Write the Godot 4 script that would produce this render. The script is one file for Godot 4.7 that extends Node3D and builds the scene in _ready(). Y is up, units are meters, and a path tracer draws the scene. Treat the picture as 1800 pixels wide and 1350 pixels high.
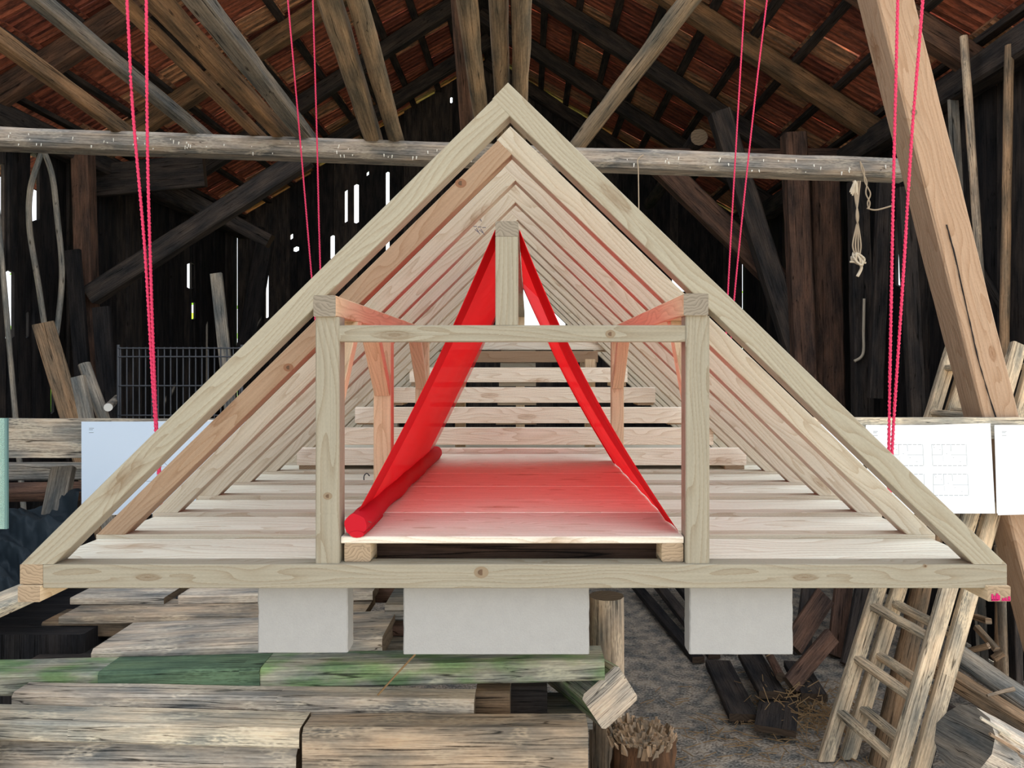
extends Node3D
# A spruce roof model hung on red ropes inside an old timber barn. Units are metres; y is up; the camera looks along -z.
const F := 1350.0          # focal length in pixels of the 1800 x 1350 frame
const EYE := 1.4           # height of the lens above the barn floor
const RIDGE := Vector2(-0.4, 4.57)
const WALL_L := -3.0
const WALL_R := 2.2
const EAVE := 2.88
const BACK := 7.95
const ROOF0 := 3.05         # depth where the roof begins, cut back unseen to let skylight reach the model
var rng := RandomNumberGenerator.new()
var bump := FastNoiseLite.new()
var M := {}
var tally := {}

func _ready() -> void:
	rng.seed = 41
	bump.seed = 5
	bump.frequency = 1.0
	# ---------- camera
	var cam := Camera3D.new()
	cam.name = "camera"
	cam.position = Vector3(0, EYE, 0)
	add_child(cam)
	cam.keep_aspect = Camera3D.KEEP_HEIGHT
	cam.set_frustum(0.05, Vector2(-29.0, -32.0) / F * 0.05, 0.05, 120.0)
	cam.current = true
	# ---------- sky and exposure
	var sm := ProceduralSkyMaterial.new()
	sm.sky_top_color = Color(0.95, 0.975, 1.0)
	sm.sky_horizon_color = Color(0.9, 0.92, 0.93)
	sm.sky_curve = 0.35
	sm.ground_horizon_color = Color(0.62, 0.63, 0.6)
	sm.ground_bottom_color = Color(0.4, 0.4, 0.36)
	sm.sky_energy_multiplier = 1.0
	var sky := Sky.new()
	sky.sky_material = sm
	var env := Environment.new()
	env.background_mode = Environment.BG_SKY
	env.sky = sky
	env.background_energy_multiplier = 3.0
	env.ambient_light_source = Environment.AMBIENT_SOURCE_SKY
	env.tonemap_mode = Environment.TONE_MAPPER_LINEAR
	env.tonemap_exposure = 0.64
	env.sdfgi_enabled = true
	env.ssao_enabled = true
	env.ssil_enabled = true
	var we := WorldEnvironment.new()
	we.name = "world_environment"
	we.environment = env
	add_child(we)
	# ---------- sun, over the right rear of the barn: it lights the yard and the floor by the open side
	var sun := DirectionalLight3D.new()
	sun.name = "sun"
	sun.light_energy = 9.0
	sun.light_color = Color(1.0, 0.96, 0.88)
	sun.light_angular_distance = 0.6
	sun.shadow_enabled = true
	add_child(sun)
	sun.look_at_from_position(Vector3.ZERO, -Vector3(0.35, 1.0, -0.97))
	materials()
	shell()
	roof()
	frame_timbers()
	overhead()
	yard()
	papers()
	model()
	tent()
	ropes()
	wood_pile()
	ladders()
	right_side()
	left_side()
	twine()

# ================================================================ small helpers
func P(x: float, y: float, d: float) -> Vector3:
	return Vector3((x - 929.0) / F * d, EYE - (y - 643.0) / F * d, -d)

func numbered(parent: Node, called: String) -> String:
	var key := str(parent.get_instance_id()) + called
	tally[key] = tally.get(key, 0) + 1
	return called if tally[key] == 1 else "%s_%03d" % [called, tally[key] - 1]

func where(n: Node) -> Vector3:
	var p := Vector3.ZERO
	while n is Node3D and n != self:
		p += (n as Node3D).position
		n = n.get_parent()
	return p

func tag(o: Node, label: String, category: String, group := "", kind := "") -> Node:
	o.set_meta("label", label)
	o.set_meta("category", category)
	if group: o.set_meta("group", group)
	if kind: o.set_meta("kind", kind)
	return o

func thing(called: String, label: String, category: String, at: Vector3, kind := "", parent: Node = self) -> Node3D:
	var o := Node3D.new()
	o.name = numbered(parent, called)
	parent.add_child(o)
	o.position = at - where(parent)
	if label: tag(o, label, category, "", kind)
	return o

func put(parent: Node, called: String, made: Array, mats: Array) -> MeshInstance3D:
	# made = [mesh, origin]: the mesh is centred on its own origin
	var mi := MeshInstance3D.new()
	mi.name = numbered(parent, called)
	mi.mesh = made[0]
	for i in mi.mesh.get_surface_count():
		mi.set_surface_override_material(i, mats[mini(i, mats.size() - 1)])
	parent.add_child(mi)
	mi.position = made[1] - where(parent)
	return mi

# ================================================================ shapes
func rect(w: float, h: float, c := 0.0) -> PackedVector2Array:
	var x := w / 2.0
	var y := h / 2.0
	if c <= 0.0:
		return PackedVector2Array([Vector2(-x, -y), Vector2(x, -y), Vector2(x, y), Vector2(-x, y)])
	return PackedVector2Array([Vector2(-x + c, -y), Vector2(x - c, -y), Vector2(x, -y + c), Vector2(x, y - c), Vector2(x - c, y), Vector2(-x + c, y), Vector2(-x, y - c), Vector2(-x, -y + c)])

func ring(r: float, n := 10, ry := -1.0) -> PackedVector2Array:
	var p := PackedVector2Array()
	for k in n:
		var a := TAU * k / n
		p.append(Vector2(cos(a) * r, sin(a) * (r if ry < 0.0 else ry)))
	return p

func line(a: Vector3, b: Vector3, n := 1, sag := 0.0) -> Array:
	var p := []
	for i in n + 1:
		var t := float(i) / n
		p.append(a.lerp(b, t) - Vector3(0, sag * 4.0 * t * (1.0 - t), 0))
	return p

# sweeps a closed outline along a path: grain runs along u in metres; the ends are a second surface
func loft(path: Array, prof: PackedVector2Array, o := {}) -> Array:
	var n := path.size()
	var m := prof.size()
	var up: Vector3 = o.get("up", Vector3.UP)
	var smooth: bool = o.get("smooth", false)
	var rough: float = o.get("rough", 0.0)
	var rf: float = o.get("rf", 9.0)
	var s0: float = o.get("s0", 1.0)
	var s1: float = o.get("s1", 1.0)
	var twist: float = o.get("twist", 0.0)
	var cut0: Vector3 = o.get("cut0", Vector3.ZERO)
	var cut1: Vector3 = o.get("cut1", Vector3.ZERO)
	var org: Vector3 = path[0].lerp(path[n - 1], 0.5)
	var uo := Vector2(rng.randf() * 3.0, rng.randf() * 3.0)
	var ns := Vector3(rng.randf(), rng.randf(), rng.randf()) * 40.0
	var R := []
	var C := []
	var L := PackedFloat32Array()
	var T := []
	var run := 0.0
	for i in n:
		var t: Vector3 = (path[mini(i + 1, n - 1)] - path[maxi(i - 1, 0)]).normalized()
		T.append(t)
		var s := t.cross(up)
		if s.length() < 0.01: s = t.cross(Vector3(0.3, 0.2, 1.0))
		s = s.normalized()
		var u := s.cross(t)
		if i > 0: run += path[i].distance_to(path[i - 1])
		L.append(run)
		var f := float(i) / maxf(1.0, n - 1.0)
		var sc := lerpf(s0, s1, f)
		var ca := cos(twist * run)
		var sa := sin(twist * run)
		var pts := PackedVector3Array()
		var c: Vector3 = path[i] - org
		for j in m:
			var q := prof[j] * sc
			if twist != 0.0: q = Vector2(q.x * ca - q.y * sa, q.x * sa + q.y * ca)
			var v := s * q.x + u * q.y
			if rough > 0.0:
				var k := bump.get_noise_3dv((c * Vector3(1, 1, 1) + v * 2.0) * rf + ns) + 0.6 * bump.get_noise_3dv((c * 0.3 + v) * rf + ns)
				v += v.normalized() * k * rough
			var cut := cut0 if i == 0 else (cut1 if i == n - 1 else Vector3.ZERO)
			if cut != Vector3.ZERO: v -= t * (v.dot(cut) / t.dot(cut))
			pts.append(c + v)
		R.append(pts)
		C.append(c)
	var perim := PackedFloat32Array([0.0])
	for j in m: perim.append(perim[j] + prof[j].distance_to(prof[(j + 1) % m]))
	var N := []
	for i in n - 1:
		var row := PackedVector3Array()
		for j in m:
			var a: Vector3 = R[i][j]
			var b: Vector3 = R[i][(j + 1) % m]
			var c2: Vector3 = R[i + 1][(j + 1) % m]
			var d: Vector3 = R[i + 1][j]
			var q := (c2 - a).cross(d - b)
			if q.dot((a + b + c2 + d) * 0.25 - (C[i] + C[i + 1]) * 0.5) < 0.0: q = -q
			row.append(q.normalized())
		N.append(row)
	var V := PackedVector3Array()
	var NN := PackedVector3Array()
	var U := PackedVector2Array()
	for i in n - 1:
		for j in m:
			var j2 := (j + 1) % m
			var idx := [[i, j, perim[j]], [i, j2, perim[j + 1]], [i + 1, j2, perim[j + 1]], [i + 1, j, perim[j]]]
			var p := []
			for e in idx:
				var ri: int = e[0]
				var nv: Vector3
				if smooth:
					nv = Vector3.ZERO
					for a in [maxi(ri - 1, 0), mini(ri, n - 2)]: nv += N[a][e[1]] + N[a][(e[1] + m - 1) % m]
				else:
					nv = N[maxi(ri - 1, 0)][j] + N[mini(ri, n - 2)][j]
				p.append([R[ri][e[1]], nv.normalized(), Vector2(L[ri], e[2]) + uo])
			tri(V, NN, U, p[0], p[1], p[2])
			tri(V, NN, U, p[0], p[2], p[3])
	var mesh := ArrayMesh.new()
	surf(mesh, V, NN, U)
	V = PackedVector3Array(); NN = PackedVector3Array(); U = PackedVector2Array()
	for e in [0, n - 1]:
		var nv: Vector3 = T[e] if e > 0 else -T[e]
		var cut := cut0 if e == 0 else cut1
		if cut != Vector3.ZERO: nv = cut.normalized() * signf(cut.dot(nv))
		var ctr := Vector3.ZERO
		for q in R[e]: ctr += q
		ctr /= m
		var dome: float = o.get("dome", 0.0)
		for j in m:
			var j2 := (j + 1) % m
			tri(V, NN, U, [ctr + nv * dome, nv, uo], [R[e][j], nv, prof[j] + uo], [R[e][j2], nv, prof[j2] + uo])
	surf(mesh, V, NN, U)
	return [mesh, org]

func tri(V: PackedVector3Array, N: PackedVector3Array, U: PackedVector2Array, a: Array, b: Array, c: Array) -> void:
	var nn: Vector3 = a[1] + b[1] + c[1]
	var flip: bool = (c[0] - a[0]).cross(b[0] - a[0]).dot(nn) < 0.0
	for e in ([a, c, b] if flip else [a, b, c]):
		V.append(e[0]); N.append(e[1]); U.append(e[2])

func surf(mesh: ArrayMesh, V: PackedVector3Array, N: PackedVector3Array, U: PackedVector2Array) -> void:
	var arr := []
	arr.resize(Mesh.ARRAY_MAX)
	arr[Mesh.ARRAY_VERTEX] = V
	arr[Mesh.ARRAY_NORMAL] = N
	arr[Mesh.ARRAY_TEX_UV] = U
	mesh.add_surface_from_arrays(Mesh.PRIMITIVE_TRIANGLES, arr)

# a flat outline given thickness; ax and ay span it, grain runs along ay
func slab(poly: PackedVector2Array, at: Vector3, ax: Vector3, ay: Vector3, thick: Vector3) -> Array:
	var mid := Vector2.ZERO
	for q in poly: mid += q / poly.size()
	var org := at + ax * mid.x + ay * mid.y
	var uo := Vector2(rng.randf() * 3.0, rng.randf() * 3.0)
	var V := PackedVector3Array()
	var N := PackedVector3Array()
	var U := PackedVector2Array()
	var ids := Geometry2D.triangulate_polygon(poly)
	var nz := thick.normalized()
	for side in [0.0, 1.0]:
		for k in range(0, ids.size(), 3):
			var p := []
			for e in 3:
				var q := poly[ids[k + e]] - mid
				p.append([ax * q.x + ay * q.y + thick * side, nz * (1.0 if side > 0.5 else -1.0), Vector2(q.y, q.x) + uo])
			tri(V, N, U, p[0], p[1], p[2])
	for j in poly.size():
		var a := poly[j] - mid
		var b := poly[(j + 1) % poly.size()] - mid
		var e2 := b - a
		var out := Vector2(e2.y, -e2.x).normalized()
		if Geometry2D.is_point_in_polygon((poly[j] + poly[(j + 1) % poly.size()]) * 0.5 + out * 0.0005, poly): out = -out
		var nv := ax * out.x + ay * out.y
		var q := []
		for e in [[a, 0.0], [b, 0.0], [b, 1.0], [a, 1.0]]:
			q.append([ax * e[0].x + ay * e[0].y + thick * e[1], nv, Vector2(e[0].y, e[0].x + e[1] * thick.length()) + uo])
		tri(V, N, U, q[0], q[1], q[2])
		tri(V, N, U, q[0], q[2], q[3])
	var mesh := ArrayMesh.new()
	surf(mesh, V, N, U)
	return [mesh, org]

# box between two corners, grain along its longest side
func box(a: Vector3, b: Vector3, c := 0.0008, o := {}) -> Array:
	var lo := a.min(b)
	var hi := a.max(b)
	var s := hi - lo
	var m := (lo + hi) * 0.5
	var oo := o.duplicate()
	var n: int = o.get("n", 1)
	if s.x >= s.y and s.x >= s.z:
		return loft(line(Vector3(lo.x, m.y, m.z), Vector3(hi.x, m.y, m.z), n), rect(s.z, s.y, c), oo)
	if s.z >= s.y:
		return loft(line(Vector3(m.x, m.y, hi.z), Vector3(m.x, m.y, lo.z), n), rect(s.x, s.y, c), oo)
	oo["up"] = Vector3(0, 0, 1)
	return loft(line(Vector3(m.x, lo.y, m.z), Vector3(m.x, hi.y, m.z), n), rect(s.x, s.z, c), oo)

# an old squared timber, wavy along its length
func old(a: Vector3, b: Vector3, w: float, h: float, o := {}) -> Array:
	var n: int = clampi(int(a.distance_to(b) / 0.09), 4, 26)
	var oo := {"rough": minf(w, h) * 0.05, "rf": 5.0}
	oo.merge(o, true)
	return loft(line(a, b, n, o.get("sag", 0.0)), rect(w, h, minf(w, h) * float(o.get("c", 0.1))), oo)

# a round pole
func pole(a: Vector3, b: Vector3, r: float, o := {}) -> Array:
	var n: int = clampi(int(a.distance_to(b) / 0.08), 4, 30)
	var oo := {"rough": r * 0.14, "rf": 4.0, "smooth": true}
	oo.merge(o, true)
	return loft(line(a, b, n, o.get("sag", 0.0)), ring(r, 12), oo)

func tube(path: Array, r: float, n := 6) -> Array:
	return loft(path, ring(r, n), {"smooth": true, "up": Vector3(0.12, 0.17, 1.0)})

func curve(pts: Array, n := 8) -> Array:
	var out := []
	for i in pts.size() - 1:
		var p0: Vector3 = pts[maxi(i - 1, 0)]
		var p3: Vector3 = pts[mini(i + 2, pts.size() - 1)]
		for k in n: out.append(pts[i].cubic_interpolate(pts[i + 1], p0, p3, float(k) / n))
	out.append(pts[pts.size() - 1])
	return out

# ================================================================ materials
func field(w: int, h: int, W: int, H: int, freq: float, seed_: int, oct := 3) -> PackedByteArray:
	var fn := FastNoiseLite.new()
	fn.seed = seed_
	fn.frequency = freq
	fn.fractal_octaves = oct
	var im := fn.get_seamless_image(w, h)
	im.convert(Image.FORMAT_L8)
	im.resize(W, H, Image.INTERPOLATE_CUBIC)
	return im.get_data()

func grey_image(W: int, H: int, data: PackedByteArray) -> Image:
	return Image.create_from_data(W, H, false, Image.FORMAT_RGB8, data)

func wood_new() -> Image:
	var W := 1024
	var H := 512
	var n1 := field(128, 256, W, H, 0.02, 3, 2)
	var n2 := field(32, 512, W, H, 0.12, 8, 3)
	var n3 := field(512, 512, W, H, 0.3, 9, 1)
	var knots := [Vector3(180, 120, 12), Vector3(620, 330, 15), Vector3(860, 60, 9), Vector3(400, 450, 7)]
	var d := PackedByteArray()
	d.resize(W * H * 3)
	for y in H:
		for x in W:
			var i := y * W + x
			var k := y / 512.0 * 30.0 + n1[i] / 255.0 * 4.0
			var dark := 0.0
			for q in knots:
				var dx: float = (x - q.x) / 2.4
				var dy: float = y - q.y
				var r: float = sqrt(dx * dx + dy * dy) / q.z
				if r < 6.0:
					k += 2.2 * exp(-r * 0.9) * signf(dy)
					if r < 3.0: dark += 0.15 * exp(-r * r * 1.6) + 0.08 * exp(-absf(r - 1.0) * 5.0)
			var f := fposmod(k, 1.0)
			var late := pow(f, 4.0) * 0.075 + 0.02 * f
			var v := 1.0 - late - (n2[i] / 255.0 - 0.5) * 0.09 - (n3[i] / 255.0 - 0.5) * 0.05 - dark
			d[i * 3] = int(clampf(v * 250.0, 0, 255))
			d[i * 3 + 1] = int(clampf((v - late * 0.35 - dark * 0.35) * 250.0, 0, 255))
			d[i * 3 + 2] = int(clampf((v - late * 0.7 - dark * 0.6) * 250.0, 0, 255))
	return grey_image(W, H, d)

func wood_old(seed_: int, lime: float, moss := 0.0) -> Image:
	var W := 1024
	var H := 512
	var n1 := field(48, 512, W, H, 0.09, seed_, 4)
	var n2 := field(40, 512, W, H, 0.4, seed_ + 1, 2)
	var n3 := field(200, 256, W, H, 0.02, seed_ + 2, 4)
	var n4 := field(20, 300, W, H, 0.045, seed_ + 3, 3)
	var n5 := field(512, 400, W, H, 0.012, seed_ + 4, 4)
	var n6 := field(512, 512, W, H, 0.12, seed_ + 5, 3)
	var d := PackedByteArray()
	d.resize(W * H * 3)
	for i in W * H:
		var g1 := n1[i] / 255.0 - 0.5
		var g2 := n2[i] / 255.0 - 0.5
		var blot := n3[i] / 255.0 - 0.5
		var v := 0.88 + g1 * 0.3 + g2 * 0.26 + blot * 0.4 + (n6[i] / 255.0 - 0.5) * 0.12
		var c := absf(n4[i] / 255.0 - 0.5)
		if c < 0.022: v *= 0.42 + c * 26.0
		var w := smoothstep(1.0 - lime, 1.0 - lime * 0.55, n5[i] / 255.0) * clampf(0.55 + g2 * 2.2 + (n6[i] / 255.0 - 0.5) * 1.6, 0.0, 0.9)
		var g := smoothstep(0.3, 0.8, 1.0 - n5[i] / 255.0) * moss * 0.75
		var warm := blot * 0.1
		d[i * 3] = int(clampf(lerpf(v + warm, 1.08, w) * (1.0 - 0.32 * g) * 232.0, 0, 255))
		d[i * 3 + 1] = int(clampf(lerpf(v, 1.08, w) * (1.0 - 0.1 * g) * 232.0, 0, 255))
		d[i * 3 + 2] = int(clampf(lerpf(v - warm, 1.06, w) * (1.0 - 0.36 * g) * 232.0, 0, 255))
	return grey_image(W, H, d)

func mottled(W: int, f1: float, f2: float, a1: float, a2: float, seed_: int, warm := 0.0) -> Image:
	var n1 := field(W, W, W, W, f1, seed_, 4)
	var n2 := field(W, W, W, W, f2, seed_ + 1, 3)
	var d := PackedByteArray()
	d.resize(W * W * 3)
	for i in W * W:
		var p := n1[i] / 255.0 - 0.5
		var v := 0.85 + p * a1 + (n2[i] / 255.0 - 0.5) * a2
		d[i * 3] = int(clampf((v + p * warm) * 255.0, 0, 255))
		d[i * 3 + 1] = int(clampf(v * 255.0, 0, 255))
		d[i * 3 + 2] = int(clampf((v - p * warm) * 255.0, 0, 255))
	return grey_image(W, W, d)

func end_grain() -> Image:
	var W := 256
	var n1 := field(64, 64, W, W, 0.05, 77, 2)
	var d := PackedByteArray()
	d.resize(W * W * 3)
	for y in W:
		for x in W:
			var i := y * W + x
			var r := sqrt(pow(x - 128.0, 2.0) + pow(y - 330.0, 2.0)) / 17.0 + n1[i] / 255.0 * 1.2
			var f := fposmod(r, 1.0)
			var v := 0.98 - 0.2 * pow(f, 2.5)
			for k in 3: d[i * 3 + k] = int(clampf((v - 0.02 * k) * 250.0, 0, 255))
	return grey_image(W, W, d)

func tex(im: Image) -> ImageTexture:
	return ImageTexture.create_from_image(im)

func normal_of(im: Image, strength: float) -> ImageTexture:
	var c: Image = im.duplicate()
	c.convert(Image.FORMAT_RGBA8)
	c.bump_map_to_normal_map(strength)
	return ImageTexture.create_from_image(c)

func mat(called: String, color: Color, rough := 0.8, t: Texture2D = null, s := Vector3.ONE, nm: Texture2D = null, nscale := 1.0) -> StandardMaterial3D:
	var m := StandardMaterial3D.new()
	m.resource_name = called
	m.albedo_color = color
	m.roughness = rough
	m.metallic_specular = 0.3
	if t: m.albedo_texture = t
	m.uv1_scale = s
	if nm:
		m.normal_enabled = true
		m.normal_texture = nm
		m.normal_scale = nscale
	M[called] = m
	return m

func c8(r: int, g: int, b: int) -> Color:
	return Color(r / 255.0, g / 255.0, b / 255.0)

func materials() -> void:
	var im := wood_new()
	var t := tex(im)
	var nm := normal_of(im, 1.5)
	var s := Vector3(1.0 / 0.8, 1.0 / 0.26, 1)
	mat("spruce", c8(196, 187, 170), 0.62, t, s, nm, 0.5)
	mat("spruce_pale", c8(194, 184, 169), 0.62, t, s, nm, 0.5)
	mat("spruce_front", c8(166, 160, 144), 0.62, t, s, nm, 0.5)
	mat("spruce_mid", c8(232, 224, 212), 0.62, t, s, nm, 0.4)
	mat("spruce_bright", c8(255, 246, 232), 0.62, t, s, nm, 0.4)
	mat("spruce_warm", c8(229, 206, 174), 0.62, t, s, nm, 0.5)
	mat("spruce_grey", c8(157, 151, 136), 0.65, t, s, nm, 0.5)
	mat("spruce_brown", c8(172, 146, 122), 0.62, t, s, nm, 0.5)
	mat("deck", c8(228, 226, 212), 0.55, t, Vector3(1.0 / 1.1, 1.0 / 0.5, 1), nm, 0.4)
	var e := tex(end_grain())
	mat("end_spruce", c8(176, 158, 136), 0.8, e, Vector3(16, 16, 1))
	mat("end_grey", c8(150, 144, 134), 0.8, e, Vector3(16, 16, 1))
	mat("end_old", c8(128, 114, 98), 0.9, e, Vector3(4, 4, 1))
	mat("end_dark", c8(84, 72, 62), 0.9, e, Vector3(4, 4, 1))
	var io := wood_old(20, 0.0)
	var o := tex(io)
	var on := normal_of(io, 4.0)
	var il := wood_old(60, 0.5)
	var l := tex(il)
	var ln := normal_of(il, 4.0)
	var ig := wood_old(90, 0.3, 1.0)
	var g := tex(ig)
	var os := Vector3(1.0 / 1.3, 1.0 / 0.42, 1)
	mat("old_dark", c8(84, 78, 76), 0.9, o, os, on, 0.8)
	mat("old_black", c8(56, 54, 56), 0.9, o, os, on, 0.8)
	mat("old_red", c8(124, 98, 86), 0.9, o, os, on, 0.8)
	mat("old_brown", c8(176, 148, 120), 0.85, o, os, on, 0.8)
	mat("old_tan", c8(206, 178, 150), 0.8, o, os, on, 0.8)
	mat("old_strut", c8(184, 156, 132), 0.8, t, Vector3(1.0 / 1.4, 1.0 / 0.7, 1), on, 0.5)
	mat("knot_red", c8(142, 104, 80), 0.7)
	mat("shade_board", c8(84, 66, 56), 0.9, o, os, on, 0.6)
	mat("old_grey", c8(186, 180, 170), 0.9, o, os, on, 1.0)
	mat("store_grey", c8(138, 132, 124), 0.9, o, os, on, 1.0)
	mat("store_brown", c8(150, 120, 92), 0.9, o, os, on, 1.0)
	mat("store_tan", c8(152, 134, 112), 0.9, o, os, on, 1.0)
	mat("rafter_red", c8(118, 92, 78), 0.9, o, os, on, 0.8)
	mat("old_limed", c8(226, 214, 200), 0.9, l, os, ln, 1.0)
	mat("old_limed_brown", c8(214, 194, 172), 0.9, l, os, ln, 1.0)
	mat("old_moss", c8(206, 206, 190), 0.9, g, os, on, 1.0)
	mat("paint_green", c8(112, 140, 114), 0.8, l, os, ln, 0.8)
	mat("beam_grey", c8(182, 174, 166), 0.9, l, os, ln, 0.8)
	mat("whitewash", c8(204, 194, 180), 0.85, l, os, ln, 1.0)
	mat("weathered", c8(246, 234, 213), 0.8, l, os, ln, 1.0)
	var ip := mottled(512, 0.02, 0.12, 0.02, 0.02, 31)
	var pn := normal_of(mottled(512, 0.03, 0.2, 0.5, 0.35, 35), 3.0)
	mat("plaster", c8(191, 191, 191), 0.75, tex(ip), Vector3(4, 4, 1), pn, 0.5)
	mat("plaster_cream", c8(210, 205, 189), 0.75, tex(ip), Vector3(4, 4, 1), pn, 0.5)
	var it := mottled(512, 0.015, 0.09, 0.5, 0.3, 51, 0.16)
	mat("clay_red", c8(186, 112, 90), 0.9, tex(it), Vector3(0.7, 3.2, 1), normal_of(it, 3.0), 0.7)
	mat("clay_dark", c8(150, 88, 74), 0.9, M["clay_red"].albedo_texture, Vector3(0.7, 3.2, 1), M["clay_red"].normal_texture, 0.7)
	mat("clay_ochre", c8(206, 156, 122), 0.9, M["clay_red"].albedo_texture, Vector3(0.7, 3.2, 1), M["clay_red"].normal_texture, 0.7)
	mat("mortar", c8(172, 160, 138), 0.95, M["clay_red"].albedo_texture, Vector3(2, 6, 1))
	var idt := mottled(512, 0.02, 0.15, 0.5, 0.5, 61, 0.1)
	mat("dirt", c8(186, 176, 164), 0.95, tex(idt), Vector3(0.9, 0.9, 1), normal_of(idt, 6.0), 1.0)
	mat("gravel", c8(206, 198, 182), 0.95, tex(idt), Vector3(0.4, 0.4, 1))
	mat("meadow", c8(96, 128, 58), 1.0, tex(idt), Vector3(0.5, 0.5, 1))
	mat("straw", c8(158, 130, 96), 0.9)
	mat("ladder_wood", c8(236, 216, 188), 0.8, l, os, ln, 1.0)
	mat("knot_rim", c8(138, 122, 102), 0.7)
	mat("knot_heart", c8(100, 80, 64), 0.7)
	mat("twine", c8(176, 160, 140), 0.9)
	mat("twine_pale", c8(216, 204, 184), 0.9)
	mat("rope_pink", c8(226, 66, 108), 0.6)
	mat("magenta", c8(190, 40, 104), 0.7)
	mat("ink", c8(90, 92, 110), 0.8)
	mat("metal", c8(70, 72, 78), 0.5).metallic = 0.8
	mat("wire", c8(96, 100, 108), 0.6).metallic = 0.3
	mat("steel_pin", c8(150, 140, 130), 0.4).metallic = 0.8
	mat("droppings_sun_spot_white", c8(236, 236, 232), 0.5)
	mat("tarp", c8(34, 44, 52), 0.6)
	var red := mat("fabric", Color(0.98, 0.2, 0.23, 0.975), 0.75)
	red.transparency = BaseMaterial3D.TRANSPARENCY_ALPHA
	red.backlight_enabled = true
	red.backlight = c8(255, 40, 48)
	red.cull_mode = BaseMaterial3D.CULL_DISABLED
	var hem := mat("fabric_hem", c8(208, 20, 36), 0.75)
	hem.backlight_enabled = true
	hem.backlight = c8(150, 8, 20)
	hem.cull_mode = BaseMaterial3D.CULL_DISABLED
	var sheer := mat("fabric_sheer", Color(0.88, 0.12, 0.2, 0.62), 0.8)
	sheer.transparency = BaseMaterial3D.TRANSPARENCY_ALPHA
	sheer.cull_mode = BaseMaterial3D.CULL_DISABLED
	mat("fabric_roll", c8(186, 20, 38), 0.7)
	var gl := mat("glass", Color(0.72, 0.9, 0.86, 0.25), 0.03)
	gl.transparency = BaseMaterial3D.TRANSPARENCY_ALPHA
	mat("glass_edge", c8(104, 140, 140), 0.1)
	mat("paper_back", c8(240, 244, 250), 0.85)
	var leaf := mat("leaf", c8(110, 160, 50), 0.7)
	leaf.backlight_enabled = true
	leaf.backlight = c8(150, 210, 60)
	leaf.cull_mode = BaseMaterial3D.CULL_DISABLED
	mat("bark", c8(110, 82, 62), 0.95, o, Vector3(2, 6, 1), on, 1.5)

# ================================================================ the barn
func structure(called: String, label: String, category: String, made: Array, mats: Array) -> MeshInstance3D:
	var mi := put(self, called, made, mats)
	tag(mi, label, category, "", "structure")
	return mi

func roof_y(x: float) -> float:
	return RIDGE.y - 0.65 * absf(x - RIDGE.x)

func plank_wall(called: String, label: String, t0: float, t1: float, at: Vector3, along: Vector3, out: Vector3, top: Callable, slits: Array, holes: Array) -> void:
	var w := thing(called, label, "wall", at + along * t0, "structure")
	var edges := []
	for q in slits: edges.append(q[0])
	for q in holes: edges.append_array([q[0], q[1]])
	edges.append_array([t0, t1])
	edges.sort()
	var cuts := []
	for i in edges.size() - 1:
		var a: float = edges[i]
		var b: float = edges[i + 1]
		if b - a < 0.03 and i > 0: continue
		var n := maxi(1, roundi((b - a) / rng.randf_range(0.15, 0.2)))
		for k in n: cuts.append(lerpf(a, b, (k + (rng.randf_range(-0.12, 0.12) if k > 0 else 0.0)) / n))
	cuts.append(t1)
	for i in cuts.size() - 1:
		var a: float = cuts[i]
		var b: float = cuts[i + 1]
		var mid := (a + b) * 0.5
		var spans := [[0.0, -1.0]]
		for q in holes:
			if mid > q[0] and mid < q[1]: spans = [[0.0, q[2]], [q[3], -1.0]]
		for sp in spans:
			var y0: float = sp[0]
			var ya: float = sp[1] if sp[1] > 0.0 else top.call(a)
			var yb: float = sp[1] if sp[1] > 0.0 else top.call(b)
			var p := PackedVector2Array([Vector2(a - 0.012, y0), Vector2(b + 0.012, y0)])
			var nb := slits.filter(func(q): return absf(q[0] - b) < 0.001)
			nb.sort_custom(func(q, r): return q[1] < r[1])
			for q in nb:
				if q[1] > y0 and q[2] < yb:
					p.append_array([Vector2(b + 0.012, q[1]), Vector2(b - q[3] * 0.5, q[1] + 0.01), Vector2(b - q[3] * 0.5, q[2] - 0.02), Vector2(b + 0.012, q[2])])
			p.append_array([Vector2(b + 0.012, yb), Vector2(a - 0.012, ya)])
			var na := slits.filter(func(q): return absf(q[0] - a) < 0.001)
			na.sort_custom(func(q, r): return q[1] > r[1])
			for q in na:
				if q[1] > y0 and q[2] < ya:
					p.append_array([Vector2(a - 0.012, q[2]), Vector2(a + q[3] * 0.5, q[2] - 0.01), Vector2(a + q[3] * 0.5, q[1] + 0.02), Vector2(a - 0.012, q[1])])
			put(w, "plank", slab(p, at + out * (0.02 * (i % 2)), along, Vector3.UP, out * 0.02), [M[["old_dark", "old_black", "old_black"][rng.randi() % 3]]])

func side_slits(px: Array, wall_x: float) -> Array:
	var out := []
	for q in px:
		var d := absf(wall_x) * F / absf(q[0] - 929.0)
		out.append([d, EYE - (q[2] - 643.0) / F * d, EYE - (q[1] - 643.0) / F * d, q[3] * d * d / (absf(wall_x) * F) + 0.026 * d / absf(wall_x)])
	return out

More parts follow.
